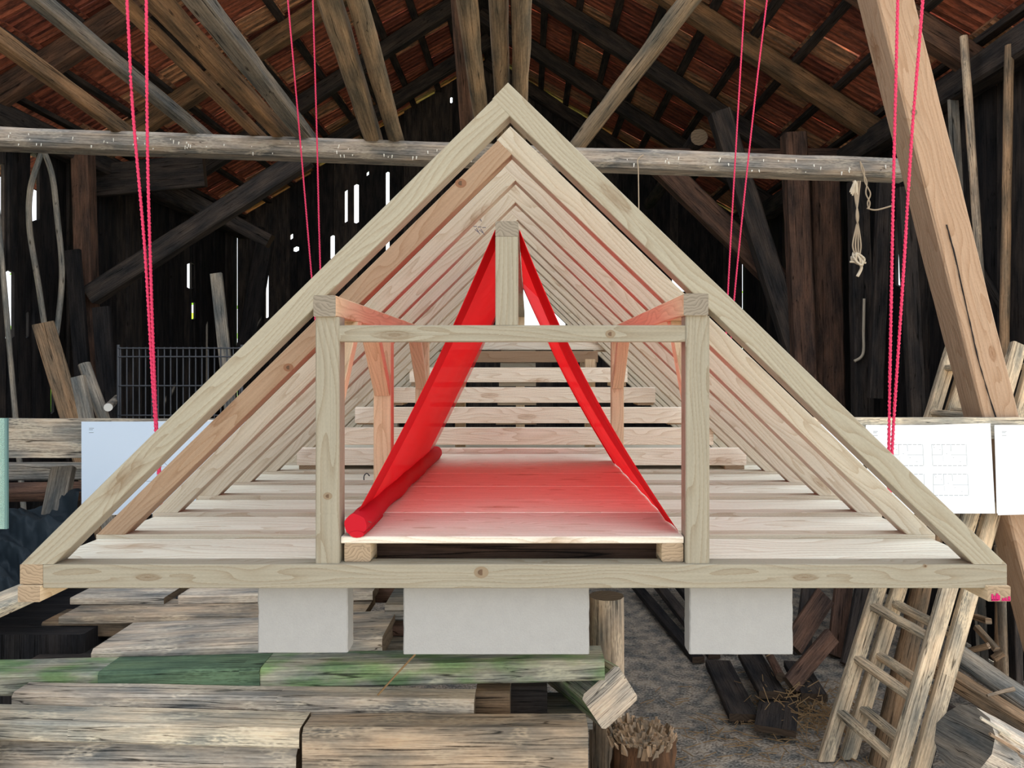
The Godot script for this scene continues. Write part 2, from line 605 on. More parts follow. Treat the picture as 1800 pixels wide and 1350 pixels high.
func shell() -> void:
	# beaten-earth floor
	var V := PackedVector3Array(); var N := PackedVector3Array(); var U := PackedVector2Array()
	var h := func(x: float, z: float) -> float: return 0.018 * bump.get_noise_3d(x * 2.0, 0, z * 2.0) + 0.008 * bump.get_noise_3d(x * 9.0, 3, z * 9.0) - 0.012
	for i in 66:
		for j in 92:
			var q := []
			for e in [[0, 0], [1, 0], [1, 1], [0, 1]]:
				var x: float = -3.6 + (i + e[0]) * 0.1
				var z: float = -8.2 + (j + e[1]) * 0.1
				var nv := Vector3(h.call(x - 0.02, z) - h.call(x + 0.02, z), 0.04, h.call(x, z - 0.02) - h.call(x, z + 0.02)).normalized()
				q.append([Vector3(x, h.call(x, z), z), nv, Vector2(x, z)])
			tri(V, N, U, q[0], q[1], q[2])
			tri(V, N, U, q[0], q[2], q[3])
	var fl := ArrayMesh.new()
	surf(fl, V, N, U)
	structure("floor", "beaten earth floor of the barn, dusty brown", "floor", [fl, Vector3.ZERO], [M["dirt"]])
	var back := func(x: float) -> float: return roof_y(x + WALL_L) + 0.035
	var bs := []
	for q in [[681, 300, 443, 6], [581, 331, 343, 6], [608, 332, 392, 6], [626, 322, 393, 8], [584, 412, 456, 7], [512, 409, 422, 6], [520, 432, 443, 9], [469, 430, 560, 4], [467, 630, 655, 7], [1186, 394, 408, 11], [793, 168, 182, 4], [766, 250, 270, 4], [646, 299, 310, 5]]:
		bs.append([(q[0] - 929.0) / F * BACK - WALL_L, EYE - (q[2] - 643.0) / F * BACK, EYE - (q[1] - 643.0) / F * BACK, q[3] * BACK / F])
	var holes := []
	for q in [[918, 996, 488, 592], [1190, 1210, 428, 456], [1180, 1208, 478, 512]]:
		holes.append([(q[0] - 929.0) / F * BACK - WALL_L, (q[1] - 929.0) / F * BACK - WALL_L, EYE - (q[3] - 643.0) / F * BACK, EYE - (q[2] - 643.0) / F * BACK])
	plank_wall("wall_back", "dark plank gable wall at the back of the barn, daylight in its cracks", 0.0, WALL_R - WALL_L, Vector3(WALL_L, 0, -BACK), Vector3.RIGHT, Vector3.FORWARD, back, bs, holes)
	var side := func(_t: float) -> float: return EAVE
	plank_wall("wall_left", "dark plank side wall left of the model, thin bright gaps between planks", -0.8, BACK, Vector3(WALL_L, 0, 0), Vector3.FORWARD, Vector3.LEFT, side,
		side_slits([[7, 285, 440, 5], [19, 475, 597, 5], [63, 268, 390, 6], [51, 545, 597, 3], [58, 682, 735, 4], [95, 665, 730, 4], [338, 462, 508, 5], [342, 530, 563, 6]], WALL_L), [])  # unseen front stretch runs past the lens to block light from the left
	plank_wall("wall_right", "dark plank side wall right of the model behind leaning poles", 3.05, BACK, Vector3(WALL_R, 0, 0), Vector3.FORWARD, Vector3.RIGHT, side,
		side_slits([[1382, 440, 487, 4], [1580, 382, 505, 5], [1520, 525, 560, 3]], WALL_R), [])

func roof() -> void:
	var gauge := 0.3
	var variants := []
	for k in 4:
		var w := 0.216
		var pr := PackedVector2Array([Vector2(-w / 2, -0.006), Vector2(-0.075, -0.006), Vector2(-0.062, -0.014), Vector2(-0.045, -0.006), Vector2(-0.006, -0.007), Vector2(0.006, -0.013), Vector2(0.02, -0.007), Vector2(0.062, -0.006), Vector2(0.075, -0.015), Vector2(0.09, -0.006), Vector2(w / 2, -0.006), Vector2(w / 2, 0.012), Vector2(-w / 2, 0.012)])
		variants.append(loft(line(Vector3(0, 0, 0), Vector3(0.36, 0, 0), 3), pr, {"rough": 0.003, "rf": 12.0, "up": Vector3.UP})[0])
	for s in [-1.0, 1.0]:
		var left: bool = s < 0.0
		var half := (RIDGE.x - WALL_L + 0.35) if left else (WALL_R - RIDGE.x + 0.35)
		var node := thing("ceiling_left" if left else "ceiling_right", "underside of the %s roof slope, clay tiles on battens and rafters" % ["left" if left else "right"], "roof", Vector3(RIDGE.x, RIDGE.y, -BACK), "structure")
		var D := Vector3(s, -0.65, 0).normalized()
		var Nn := Vector3(s * 0.65, 1, 0).normalized()
		var len := half * sqrt(1.0 + 0.65 * 0.65)
		var R := Vector3(RIDGE.x, RIDGE.y, 0)
		var first := 3.15 if left else 3.68
		var d := first
		while d < BACK:
			var a := R + Nn * -0.06 + Vector3(0, 0, -d)
			put(node, "rafter", old(a, a + D * len, 0.1, 0.12, {"rough": 0.008}), [M["old_dark" if d > 5.6 else ("rafter_red" if rng.randf() < 0.7 else "store_brown")], M["end_dark"]])  # rear rafters coloured darker to stand for the light fading with depth
			d += 1.05
		var rows := int(len / gauge)
		for k in rows + 1:
			var c := R + D * (k * gauge + 0.02) + Nn * 0.016
			put(node, "batten", loft(line(c + Vector3(0, 0, -ROOF0), c + Vector3(0, 0, -BACK - 0.25), 10), rect(0.055, 0.03, 0.003), {"rough": 0.004, "rf": 3.0}), [M["old_dark"], M["end_dark"]])
		var xf := []
		for k in rows + 1:
			var d2 := ROOF0 + 0.11
			while d2 < BACK + 0.2:
				var tilt := 0.072 + rng.randf_range(-0.006, 0.012)
				var at := R + D * (k * gauge - 0.02) + Nn * 0.052 + Vector3(0, 0, -d2 + rng.randf_range(-0.004, 0.004))
				var bx: Vector3 = (D * cos(tilt) + Nn * sin(tilt)).rotated(Nn, rng.randf_range(-0.012, 0.012))
				var by: Vector3 = bx.cross(Vector3.BACK).normalized() * (-s)
				by = Nn if by.length() < 0.5 else by
				if by.dot(Nn) < 0.0: by = -by
				var basis_ := Basis(bx, by, bx.cross(by))
				var skip := false
				if d2 < 3.2: xf.append(Transform3D(basis_, at + bx * 0.18 - node.position))
				elif not skip:
					var mi := put(node, "roof_tile", [variants[rng.randi() % 4], at + bx * 0.18], [M[["clay_red", "clay_red", "clay_dark", "clay_ochre"][rng.randi() % 4]]])
					mi.basis = basis_
				d2 += 0.222
		var mm := MultiMesh.new()
		mm.transform_format = MultiMesh.TRANSFORM_3D
		mm.mesh = variants[0]
		mm.instance_count = xf.size()
		for i in xf.size(): mm.set_instance_transform(i, xf[i])
		var mmi := MultiMeshInstance3D.new()
		mmi.name = "roof_tiles"
		mmi.multimesh = mm
		mmi.material_override = M["clay_red"]
		mmi.set_meta("kind", "stuff")
		node.add_child(mmi)
		# wall plate under the eave
		var px := WALL_L + 0.07 if left else WALL_R - 0.07
		put(node, "wall_plate", old(Vector3(px, EAVE - 0.1, -0.4), Vector3(px, EAVE - 0.1, -BACK + 0.05), 0.13, 0.14), [M["old_dark"], M["end_dark"]])
	var rt := structure("ridge_tiles", "row of half-round ridge tiles closing the roof", "roof", loft(line(Vector3(RIDGE.x, RIDGE.y + 0.03, -ROOF0), Vector3(RIDGE.x, RIDGE.y + 0.03, -BACK - 0.2), 24), PackedVector2Array([Vector2(-0.16, -0.03), Vector2(-0.1, 0.04), Vector2(0, 0.08), Vector2(0.1, 0.04), Vector2(0.16, -0.03), Vector2(0.14, -0.03), Vector2(0.08, 0.02), Vector2(0, 0.055), Vector2(-0.08, 0.02), Vector2(-0.14, -0.03)]), {}), [M["clay_dark"]])
	rt.set_meta("kind", "structure")

func frame_timbers() -> void:
	# the tie beam behind the model and the strut that carries its right end
	structure("beam", "long grey tie beam spotted with whitish droppings, crossing behind the model", "beam", old(P(-60, 243, 2.95), P(1590, 301, 2.95), 0.12, 0.073, {"up": Vector3.UP, "c": 0.22, "rough": 0.004}), [M["beam_grey"], M["end_old"]])
	var tb := get_node("beam") as MeshInstance3D
	var bits := SurfaceTool.new()
	bits.begin(Mesh.PRIMITIVE_TRIANGLES)
	for k in 90:
		var t := rng.randf()
		var at := P(lerpf(-20, 1560, t), lerpf(244.5, 300, t) + rng.randf_range(-14, 8), 2.889)
		var blob: Mesh = loft([at, at + Vector3(rng.randf_range(-0.002, 0.002), -rng.randf_range(0.003, 0.014), 0.0012)], ring(rng.randf_range(0.0015, 0.0034), 6), {"smooth": true, "s1": 0.5, "up": Vector3(0, 0, 1)})[0]
		for s in 2: bits.append_from(blob, s, Transform3D(Basis(), at - Vector3(0, 0.004, 0) - tb.position))
	var dm := put(tb, "droppings", [bits.commit(), tb.position], [M["droppings_sun_spot_white"]])
	dm.set_meta("kind", "stuff")
	structure("beam", "front tie beam of the barn above the open front", "beam", old(Vector3(WALL_L, 2.33, -0.7), Vector3(WALL_R, 2.33, -0.7), 0.14, 0.14), [M["old_brown"], M["end_old"]])
	structure("beam", "dim reddish tie beam at the rear, just above the grey one", "beam", old(P(1000, 272, 5.2), P(1560, 272, 5.2), 0.12, 0.06), [M["old_red"], M["end_dark"]])
	structure("post", "stout sawn strut leaning at the right, pale front face with a long crack", "strut", old(P(1546, -40, 2.62).lerp(P(1828, 1075, 2.62), -0.25), P(1546, -40, 2.62).lerp(P(1828, 1075, 2.62), 1.257), 0.12, 0.125, {"up": Vector3(0, 0, 1), "c": 0.05, "rough": 0.004, "rf": 2.5, "s0": 1.04, "s1": 0.98}), [M["old_strut"], M["end_old"]])
	var strut := get_node("post") as MeshInstance3D
	put(strut, "crack", loft(curve([P(1664, 395, 2.5545), P(1680, 455, 2.5545), P(1700, 545, 2.5545), P(1722, 640, 2.5545), P(1754, 745, 2.5545)]), rect(0.004, 0.003), {"up": Vector3(0, 0, 1), "rough": 0.0016, "rf": 40.0, "s1": 0.7}), [M["old_black"]])
	put(strut, "knot", loft([P(1606, 198, 2.5565), P(1606, 198, 2.5535)], ring(0.011, 12), {}), [M["knot_rim"]])
	structure("post", "plain post carrying the right eave beside the open side", "post", old(Vector3(WALL_R - 0.07, 0, -0.6), Vector3(WALL_R - 0.07, EAVE - 0.17, -0.6), 0.14, 0.14), [M["old_brown"], M["end_old"]])
	structure("post", "post carrying the right eave where the plank wall begins", "post", old(Vector3(WALL_R - 0.07, 0, -3.1), Vector3(WALL_R - 0.07, EAVE - 0.17, -3.1), 0.12, 0.12), [M["old_dark"], M["end_old"]])
	# dim posts and braces of the rear trusses: label, from, to, width, depth, material
	for q in [
		["reddish brace falling to the right behind the right-hand rope pair", P(1150, 280, 5.2), P(1372, 498, 5.2), 0.15, 0.12, "old_red"],
		["dark grey brace with a rounded top, crossing the reddish one", P(1264, 198, 4.9), P(1412, 660, 4.9), 0.13, 0.12, "old_dark"],
		["reddish round-edged post under the tie beam, right of the dark brace", P(1395, 236, 4.8), P(1424, 900, 4.8), 0.135, 0.12, "old_red"],
		["broad dim post beside the reddish one, below the tie beam", P(1447, 316, 5.0), P(1462, 900, 5.0), 0.18, 0.12, "old_red"],
		["dim plank-like post behind the knotted twine", P(1508, 320, 4.6), P(1520, 900, 4.6), 0.11, 0.08, "old_dark"],
		["plank leaning up to the tie beam left of the strut", P(1538, 700, 4.3), P(1556, 300, 4.3), 0.075, 0.05, "old_dark"],
		["narrow post behind the strut, left of it below the beam end", P(1616, 800, 3.9), P(1590, 330, 3.9), 0.075, 0.06, "old_dark"],
		["dark post at the left under the tie beam", P(146, 262, 4.9), P(163, 900, 4.9), 0.11, 0.11, "old_red"],
		["long brace rising to the right from the dark left post", P(160, 520, 4.8), P(540, 276, 4.8), 0.12, 0.1, "old_dark"],
		["wide reddish board between the left post and its brace", P(170, 318, 5.3), P(360, 300, 5.3), 0.22, 0.05, "old_dark"],
		["grey brace falling to the right behind the left front ropes", P(262, 310, 5.6), P(475, 425, 5.6), 0.1, 0.08, "old_dark"],
		["dark post beside the back left corner of the barn", P(452, 400, 6.8), P(446, 900, 6.8), 0.12, 0.1, "old_black"],
		["slanted dark stay beside the back left corner", P(428, 640, 6.4), P(466, 420, 6.4), 0.14, 0.08, "old_black"],
		["dim post against the right wall behind the thin poles", P(1672, 150, 4.0), P(1704, 760, 4.0), 0.07, 0.06, "old_dark"],
		["dim plank-like post at the right edge behind the rounded pole", P(1796, 90, 3.75), P(1806, 700, 3.75), 0.1, 0.06, "old_dark"],
	]:
		structure("brace" if absf(q[1].x - q[2].x) > 0.3 else "post", q[0], "brace" if absf(q[1].x - q[2].x) > 0.3 else "post", old(q[1], q[2], q[3], q[4], {"up": Vector3(0, 0, 1)}), [M[q[5]], M["end_dark"]])

func overhead() -> void:
	# loose timbers stored lengthwise on the tie beams: label, y=0 pixel x, x and y where it ends, start depth, end depth, kind, width, height, material
	for q in [
		["grey squared pole overhead, second from the left of the stored timbers", "pole", P(68, 0, 2.1), P(372, 250, 3.05), 0.042, 0.05, "store_grey", 1.0],
		["brown plank overhead at the far left of the stored timbers", "beam", P(-40, 40, 2.2), P(240, 246, 3.05), 0.04, 0.055, "store_brown", 1.0],
		["thin light stick lying along the brown beam overhead", "pole", P(212, 0, 2.05), P(470, 252, 3.05), 0.034, 0.04, "store_brown", 1.0],
		["warm brown squared beam overhead between two red rope pairs", "beam", P(276, 0, 2.1), P(514, 255, 3.05), 0.06, 0.075, "store_brown", 0.8],
		["broad grey board overhead right of the brown beam", "beam", P(350, 0, 2.15), P(556, 262, 3.05), 0.075, 0.06, "store_grey", 0.8],
		["squared grey pole overhead with a pale end on the tie beam", "beam", P(580, 0, 2.1), P(662, 262, 3.05), 0.058, 0.07, "store_tan", 1.0],
		["knotty barked log overhead beside the squared grey pole", "log", P(628, 0, 2.1), P(702, 266, 3.05), 0.031, 0.0, "store_tan", 0.95],
		["cracked brown log overhead just left of the model's peak", "log", P(820, 0, 2.1), P(853, 268, 3.05), 0.033, 0.0, "store_tan", 0.8],
		["dark red beam overhead behind the cracked brown log", "beam", P(806, -10, 2.5), P(822, 246, 3.1), 0.05, 0.06, "rafter_red", 1.0],
		["grey pole overhead directly above the model's peak", "log", P(876, 0, 2.15), P(886, 262, 3.05), 0.027, 0.0, "store_tan", 1.0],
		["pale brown log overhead just right of the model's peak", "log", P(917, 0, 2.1), P(913, 264, 3.05), 0.028, 0.0, "store_tan", 0.95],
	]:
		var a: Vector3 = q[2] + (q[2] - q[3]) * 0.6
		var made: Array = pole(a, q[3], q[4], {"s1": q[7]}) if q[1] == "log" else old(a, q[3], q[4], q[5], {"s1": q[7], "c": 0.16})
		tag(put(self, {"log": "log", "beam": "timber", "pole": "wooden_pole"}[q[1]], made, [M[q[6]], M["end_old"]]), q[0], "timber")
	tag(put(self, "wooden_pole", pole(P(1260, -62, 3.0), P(1000, 275, 3.3), 0.042, {"s1": 0.8}), [M["store_tan"], M["end_old"]]), "light brown pole slanting down to the tie beam, right of the model's peak", "pole")
	tag(put(self, "log", pole(P(1229, 241, 5.0), P(1140, 360, 7.6), 0.055), [M["old_dark"], M["end_old"]]), "dim log overhead seen end-on, right of the slanting pole", "log")
	for q in [[-1.29, 2.89, "front"], [-2.35, 2.89, "rear"]]:
		tag(put(self, "wooden_pole", pole(Vector3(WALL_L, q[1], q[0]), Vector3(WALL_R, q[1], q[0]), 0.035), [M["store_brown"], M["end_old"]]), "round cross pole overhead that carries the %s rope pairs" % q[2], "pole")

func yard() -> void:
	structure("ground", "grassy ground behind the barn, outside its back wall", "ground", box(Vector3(-30, -0.4, -40), Vector3(30, -0.05, -8.5), 0.01), [M["meadow"]])
	structure("ground", "unseen gravel yard at the open front and sides, made pale to bounce light into the barn", "ground", box(Vector3(-30, -0.4, -8.5), Vector3(30, -0.05, 25), 0.01), [M["gravel"]])  # unseen ground, coloured pale to throw light back inside
	for q in [["leafy shrubs outside the back wall, seen through its cracks", 0.0, -13.5, 7.0, 1.4, 2.3], ["leafy shrubs outside the left wall, seen through its gaps", -9.5, -13.0, 2.0, 7.0, 2.6], ["leafy shrubs outside the right wall, seen through its gaps", 8.5, -19.0, 2.5, 6.0, 3.0]]:
		var mm := MultiMesh.new()
		mm.transform_format = MultiMesh.TRANSFORM_3D
		var pm := QuadMesh.new()
		pm.size = Vector2(0.16, 0.1)
		mm.mesh = pm
		mm.instance_count = 2600
		for i in mm.instance_count:
			var p := Vector3(q[1] + rng.randfn() * q[3] * 0.6, 0.0, q[2] + rng.randfn() * q[4] * 0.6)
			p.y = absf(rng.randfn()) * q[5] * 0.42 * (0.7 + 0.4 * sin(p.x * 1.7 + p.z))
			var b := Basis.from_euler(Vector3(rng.randf() * TAU, rng.randf() * TAU, rng.randf() * TAU)).scaled(Vector3.ONE * rng.randf_range(1.0, 2.4))
			mm.set_instance_transform(i, Transform3D(b, p))
		var f := MultiMeshInstance3D.new()
		f.name = numbered(self, "foliage")
		f.multimesh = mm
		f.material_override = M["leaf"]
		add_child(f)
		tag(f, q[0], "shrubs", "", "stuff")

func plan_print(img: Image, x: int, y: int, w: int, h: int, c: Color) -> void:
	# one small floor plan: dashed outer wall, inner walls, a stair
	for k in 7:
		var a := x + w * k / 7
		img.fill_rect(Rect2i(a, y, w / 9, 3), c)
		img.fill_rect(Rect2i(a + 3, y + h, w / 9, 3), c)
	img.fill_rect(Rect2i(x, y, 2, h), c)
	img.fill_rect(Rect2i(x + w - 2, y, 2, h), c)
	img.fill_rect(Rect2i(x + w * 3 / 10, y, 2, h / 2), c)
	img.fill_rect(Rect2i(x, y + h / 2, w * 3 / 10, 2), c)
	img.fill_rect(Rect2i(x + w * 55 / 100, y + h / 2, w * 45 / 100, 2), c)
	img.fill_rect(Rect2i(x + w * 55 / 100, y, 2, h / 3), c)
	for k in 5: img.fill_rect(Rect2i(x + w * 3 / 10, y + h * 6 / 10 + k * 5, 8, 1), c)
	for k in 6: img.fill_rect(Rect2i(x + 6 + (k * 37) % (w - 16), y + 8 + (k * 23) % (h - 16), 7, 2), c)

func papers() -> void:
	# a pale horizontal board across the barn carries a row of printed sheets
	tag(put(self, "board", old(P(10, 770, 2.535), P(700, 770, 2.535), 0.03, 0.128, {"up": Vector3.UP, "c": 0.03, "rough": 0.002}), [M["whitewash"], M["end_old"]]), "wide whitewashed board behind the left sheets of paper", "board")
	tag(put(self, "board", old(P(1240, 752, 2.535), P(1990, 752, 2.535), 0.03, 0.07, {"up": Vector3.UP, "c": 0.03, "rough": 0.002}), [M["weathered"], M["end_old"]]), "pale batten behind the right sheets of paper", "board")
	for e in [["post carrying the left end of the whitewashed board", P(-40, 735, 2.56)], ["post carrying the inner end of the whitewashed board", P(545, 735, 2.56)]]:
		tag(put(self, "post", box(Vector3(e[1].x - 0.02, 0, -2.552), Vector3(e[1].x + 0.02, e[1].y, -2.59), 0.003), [M["old_grey"], M["end_old"]]), e[0], "post")
	var faint := Color(0.6, 0.64, 0.68)
	for q in [
		[143, 375, 741, 903, "plan sheet with a faint house elevation, leftmost of the row", 0],
		[384, 612, 741, 903, "plan sheet behind the left rafters, second from the left", 1],
		[1292, 1514, 747, 903, "plan sheet behind the right rafters, left of the four-plan sheet", 1],
		[1522, 1741, 747, 902, "bright sheet printed with four faint floor plans, right of the model", 2],
		[1748, 1970, 747, 902, "blank-looking bright sheet at the right edge of the picture", 3]]:
		var im := Image.create(704, 512, false, Image.FORMAT_RGB8)
		im.fill(Color(0.93, 0.96, 1.0))
		for k in 4: im.fill_rect(Rect2i(40, 36 + k * 8, [26, 20, 0, 24][k], 3), faint)
		if q[5] == 0:
			im.fill_rect(Rect2i(330, 330, 130, 2), faint); im.fill_rect(Rect2i(330, 250, 2, 80), faint); im.fill_rect(Rect2i(458, 250, 2, 80), faint)
			for k in 64:
				im.fill_rect(Rect2i(330 + k, 250 - k, 2, 2), faint)
				im.fill_rect(Rect2i(458 - k, 250 - k, 2, 2), faint)
			im.fill_rect(Rect2i(330, 250, 130, 2), Color(0.9, 0.75, 0.78)); im.fill_rect(Rect2i(394, 262, 2, 66), faint)
		elif q[5] == 1:
			im.fill_rect(Rect2i(200, 300, 300, 2), faint); im.fill_rect(Rect2i(240, 180, 2, 120), faint); im.fill_rect(Rect2i(460, 180, 2, 120), faint)
		elif q[5] == 2:
			for r in 2:
				for c in 2: plan_print(im, 120 + c * 245, 112 + r * 172, 196, 122, faint)
		var t := tex(im)
		var m := mat("paper_" + str(q[0]), Color(1, 1, 1) if q[0] > 1000 else Color(0.9, 0.95, 1.0), 0.85, t)  # left sheets tinted to paint the bluish skylight falling on them
		var a := P(q[0], q[2], 2.5)
		var b := P(q[1], q[3], 2.5)
		var sh := thing("paper_sheet", q[4], "paper", Vector3(a.x, b.y, a.z))
		var V := PackedVector3Array(); var N := PackedVector3Array(); var U := PackedVector2Array()
		var g := [[Vector3(a.x, a.y, a.z), Vector3.BACK, Vector2(0, 0)], [Vector3(b.x, a.y, a.z), Vector3.BACK, Vector2(1, 0)], [Vector3(b.x + 0.012, b.y, a.z + 0.006), Vector3.BACK, Vector2(1, 1)], [Vector3(a.x + 0.004, b.y, a.z + 0.006), Vector3.BACK, Vector2(0, 1)]]
		tri(V, N, U, g[0], g[1], g[2]); tri(V, N, U, g[0], g[2], g[3])
		var me := ArrayMesh.new()
		surf(me, V, N, U)
		put(sh, "printed_face", [me, Vector3.ZERO], [m])
		put(sh, "backing", loft([Vector3((a.x + b.x) / 2 , a.y, a.z - 0.0012), Vector3((a.x + b.x) / 2 + 0.008, b.y, a.z + 0.0048)], rect(b.x - a.x, 0.002), {"up": Vector3(0, 0, 1)}), [M["paper_back"]])

# ================================================================ the hanging roof model
const D1 := 0.935          # depth of its front frame
const BAY := 0.165         # frame spacing
const DECK := 1.1515
const TIE := 1.1583

func G(x: float, y: float) -> Vector2:      # front-plane pixels to x and height
	return Vector2((x - 929.0) / F * D1, EYE - (y - 643.0) / F * D1)

func V3(p: Vector2, d: float) -> Vector3:
	return Vector3(p.x, p.y, -d)

func model() -> void:
	var knots := []
	var m := thing("roof_model", "hanging spruce roof-frame model with twelve rafter pairs, plank deck and inner tent frame", "model", Vector3(-0.02, 1.04, -D1))
	var tones := ["spruce", "spruce_pale", "spruce", "spruce_pale", "spruce", "spruce_warm"]
	var es: Material = M["end_spruce"]
	for i in 12:
		var d := D1 + BAY * i
		var z := d + 0.0145
		var f := thing("roof_frame", "", "", Vector3(-0.02, TIE, -z), "", m)
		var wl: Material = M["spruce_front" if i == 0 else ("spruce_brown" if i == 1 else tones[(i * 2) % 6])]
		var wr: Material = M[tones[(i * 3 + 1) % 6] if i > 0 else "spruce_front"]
		var j := Vector2(rng.randf_range(-0.002, 0.002), rng.randf_range(-0.002, 0.002)) if i > 0 else Vector2.ZERO
		put(f, "rafter", loft(line(V3(G(65, 992) , z), V3(G(881.5, 188.5) + j, z), 6), rect(0.0281, 0.029, 0.0008), {"up": Vector3(0, 0, 1), "cut0": Vector3.UP, "rough": 0.0005, "rf": 30.0}), [wl, es])
		put(f, "rafter", loft(line(V3(G(1741, 992), z), V3(G(879, 159.5) + j, z), 6), rect(0.0279, 0.029, 0.0008), {"up": Vector3(0, 0, 1), "cut0": Vector3.UP, "rough": 0.0005, "rf": 30.0}), [wr, es])
		var a := G(76 if i == 0 else 35, 992)
		var b := G(1770, 1034)
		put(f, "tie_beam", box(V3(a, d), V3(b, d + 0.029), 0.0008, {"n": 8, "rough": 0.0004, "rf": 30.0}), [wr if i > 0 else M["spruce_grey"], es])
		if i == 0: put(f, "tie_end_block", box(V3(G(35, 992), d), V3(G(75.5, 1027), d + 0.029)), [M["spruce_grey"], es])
	# deck boards in the bays
	var deck := thing("deck", "", "", Vector3(-0.02, DECK, -D1 - 0.9), "", m)
	for i in 11:
		var d := D1 + BAY * i + 0.0295
		var y := DECK + rng.randf_range(-0.001, 0.001)
		for span in ([[-0.617, -0.1945], [0.164, 0.58]] if i < 5 else [[-0.617, 0.58]]):
			put(deck, "deck_board", box(Vector3(span[0] + rng.randf() * 0.003, y - 0.016, -d), Vector3(span[1] - rng.randf() * 0.003, y, -d - BAY + 0.03), 0.0008, {"n": 6}), [M["deck"], es])
	# two rails under the deck corners
	var rail := put(m, "rail", box(V3(G(36, 1028.5), 0.93), V3(G(75, 1056), 2.8)), [M["spruce_warm"], M["end_spruce"]])
	rail = put(m, "rail", box(V3(G(1732, 1028.5), 0.93), V3(G(1772, 1055), 2.8)), [M["spruce_warm"], M["end_spruce"]])
	for q in [[1738, 1042, 3, 12], [1742, 1045, 3, 8], [1746, 1041, 4, 12], [1750, 1044, 3, 9], [1757, 1049, 4, 5], [1762, 1048, 3, 6], [1767, 1046, 4, 8], [1738, 1051, 12, 3], [1756, 1052, 14, 2]]:
		var a := G(q[0], q[1])
		var b := G(q[0] + q[2], q[1] + q[3])
		put(rail, "paint_mark", box(V3(a, 0.9293), V3(b, 0.9303), 0.0), [M["magenta"]])
	# pencil scribbles on two left rafters
	for q in [[829, 366, 3], [834, 380, 3], [838, 402, 2]]:
		for k in 7:
			var at := P(q[0] + k * 2.6 - 6, q[1] + (k * 5 % 7) - 4, D1 + BAY * q[2] - 0.001)
			put(m.get_node("roof_frame_%03d" % q[2]).get_node("rafter"), "pencil_mark", loft([at, at + Vector3(0.006, -0.005 * (k % 3), 0)], rect(0.001, 0.0008), {"up": Vector3(0, 0, 1)}), [M["ink"]])
	# the knots that show on the front timbers: part path, pixel, depth, radius
	for q in [["tent_frame/post", 576, 872, 0.9378, 8], ["tent_frame/crossbar", 1073, 587, 0.9393, 9], ["roof_frame/tie_beam", 846, 1006, 0.9348, 13], ["roof_frame/tie_beam", 1626, 995, 0.9348, 4], ["roof_frame_001/rafter", 810, 322, 1.0998, 10], ["roof_frame_001/rafter", 507, 646, 1.0998, 9]]:
		knots.append(q)
	# plaster blocks under the deck
	var y0 := 1.1292
	for q in [[453, 611, 1147], [709, 1036, 1150], [1212, 1394, 1150]]:
		var a := P(q[0], q[2], 0.962)
		var b := P(q[1], q[2], 0.962)
		var pl: Array = loft(line(Vector3((a.x + b.x) / 2, a.y, -0.978), Vector3((a.x + b.x) / 2, y0 - 0.0005, -0.978), 14), subdiv(rect(b.x - a.x, 0.032, 0.0015), 0.008), {"up": Vector3(0, 0, 1), "rough": 0.0009, "rf": 70.0})
		put(m, "plaster_block", pl, [M["plaster"], M["plaster"]]).set_meta("label", "white plaster block")
	# frame of the inner tent room
	var t := thing("tent_frame", "", "", Vector3(-0.02, TIE, -D1), "", m)
	var sg: Material = M["spruce_grey"]
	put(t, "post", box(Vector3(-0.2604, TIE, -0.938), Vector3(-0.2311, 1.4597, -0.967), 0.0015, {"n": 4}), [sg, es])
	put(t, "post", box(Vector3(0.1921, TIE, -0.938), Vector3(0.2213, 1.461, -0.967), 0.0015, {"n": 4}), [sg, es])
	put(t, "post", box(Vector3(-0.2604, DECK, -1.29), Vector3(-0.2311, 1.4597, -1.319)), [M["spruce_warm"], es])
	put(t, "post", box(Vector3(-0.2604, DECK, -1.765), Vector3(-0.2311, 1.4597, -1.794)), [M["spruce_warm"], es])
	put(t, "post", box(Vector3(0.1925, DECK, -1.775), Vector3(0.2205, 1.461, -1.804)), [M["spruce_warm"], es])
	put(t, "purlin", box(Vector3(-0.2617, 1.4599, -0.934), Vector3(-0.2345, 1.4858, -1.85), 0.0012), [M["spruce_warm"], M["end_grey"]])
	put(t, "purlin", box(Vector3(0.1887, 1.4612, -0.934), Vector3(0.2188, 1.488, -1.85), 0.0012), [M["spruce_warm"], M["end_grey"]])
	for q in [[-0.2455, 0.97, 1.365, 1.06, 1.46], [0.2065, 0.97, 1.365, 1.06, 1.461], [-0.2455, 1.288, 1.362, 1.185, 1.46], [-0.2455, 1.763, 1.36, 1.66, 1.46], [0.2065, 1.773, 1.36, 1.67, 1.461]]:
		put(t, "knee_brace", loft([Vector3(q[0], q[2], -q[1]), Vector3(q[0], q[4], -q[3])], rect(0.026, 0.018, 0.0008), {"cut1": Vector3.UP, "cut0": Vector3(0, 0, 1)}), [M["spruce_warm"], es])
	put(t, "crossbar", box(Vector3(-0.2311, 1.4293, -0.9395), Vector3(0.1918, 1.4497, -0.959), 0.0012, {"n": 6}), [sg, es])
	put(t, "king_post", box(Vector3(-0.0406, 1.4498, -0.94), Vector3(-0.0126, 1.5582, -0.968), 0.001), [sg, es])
	put(t, "king_post", box(Vector3(-0.0406, DECK, -2.48), Vector3(-0.0126, 1.5582, -2.508), 0.001), [M["spruce_warm"], es])
	put(t, "ridge_beam", box(Vector3(-0.0406, 1.5585, -0.94), Vector3(-0.0126, 1.577, -2.51), 0.001), [sg, M["end_grey"]])
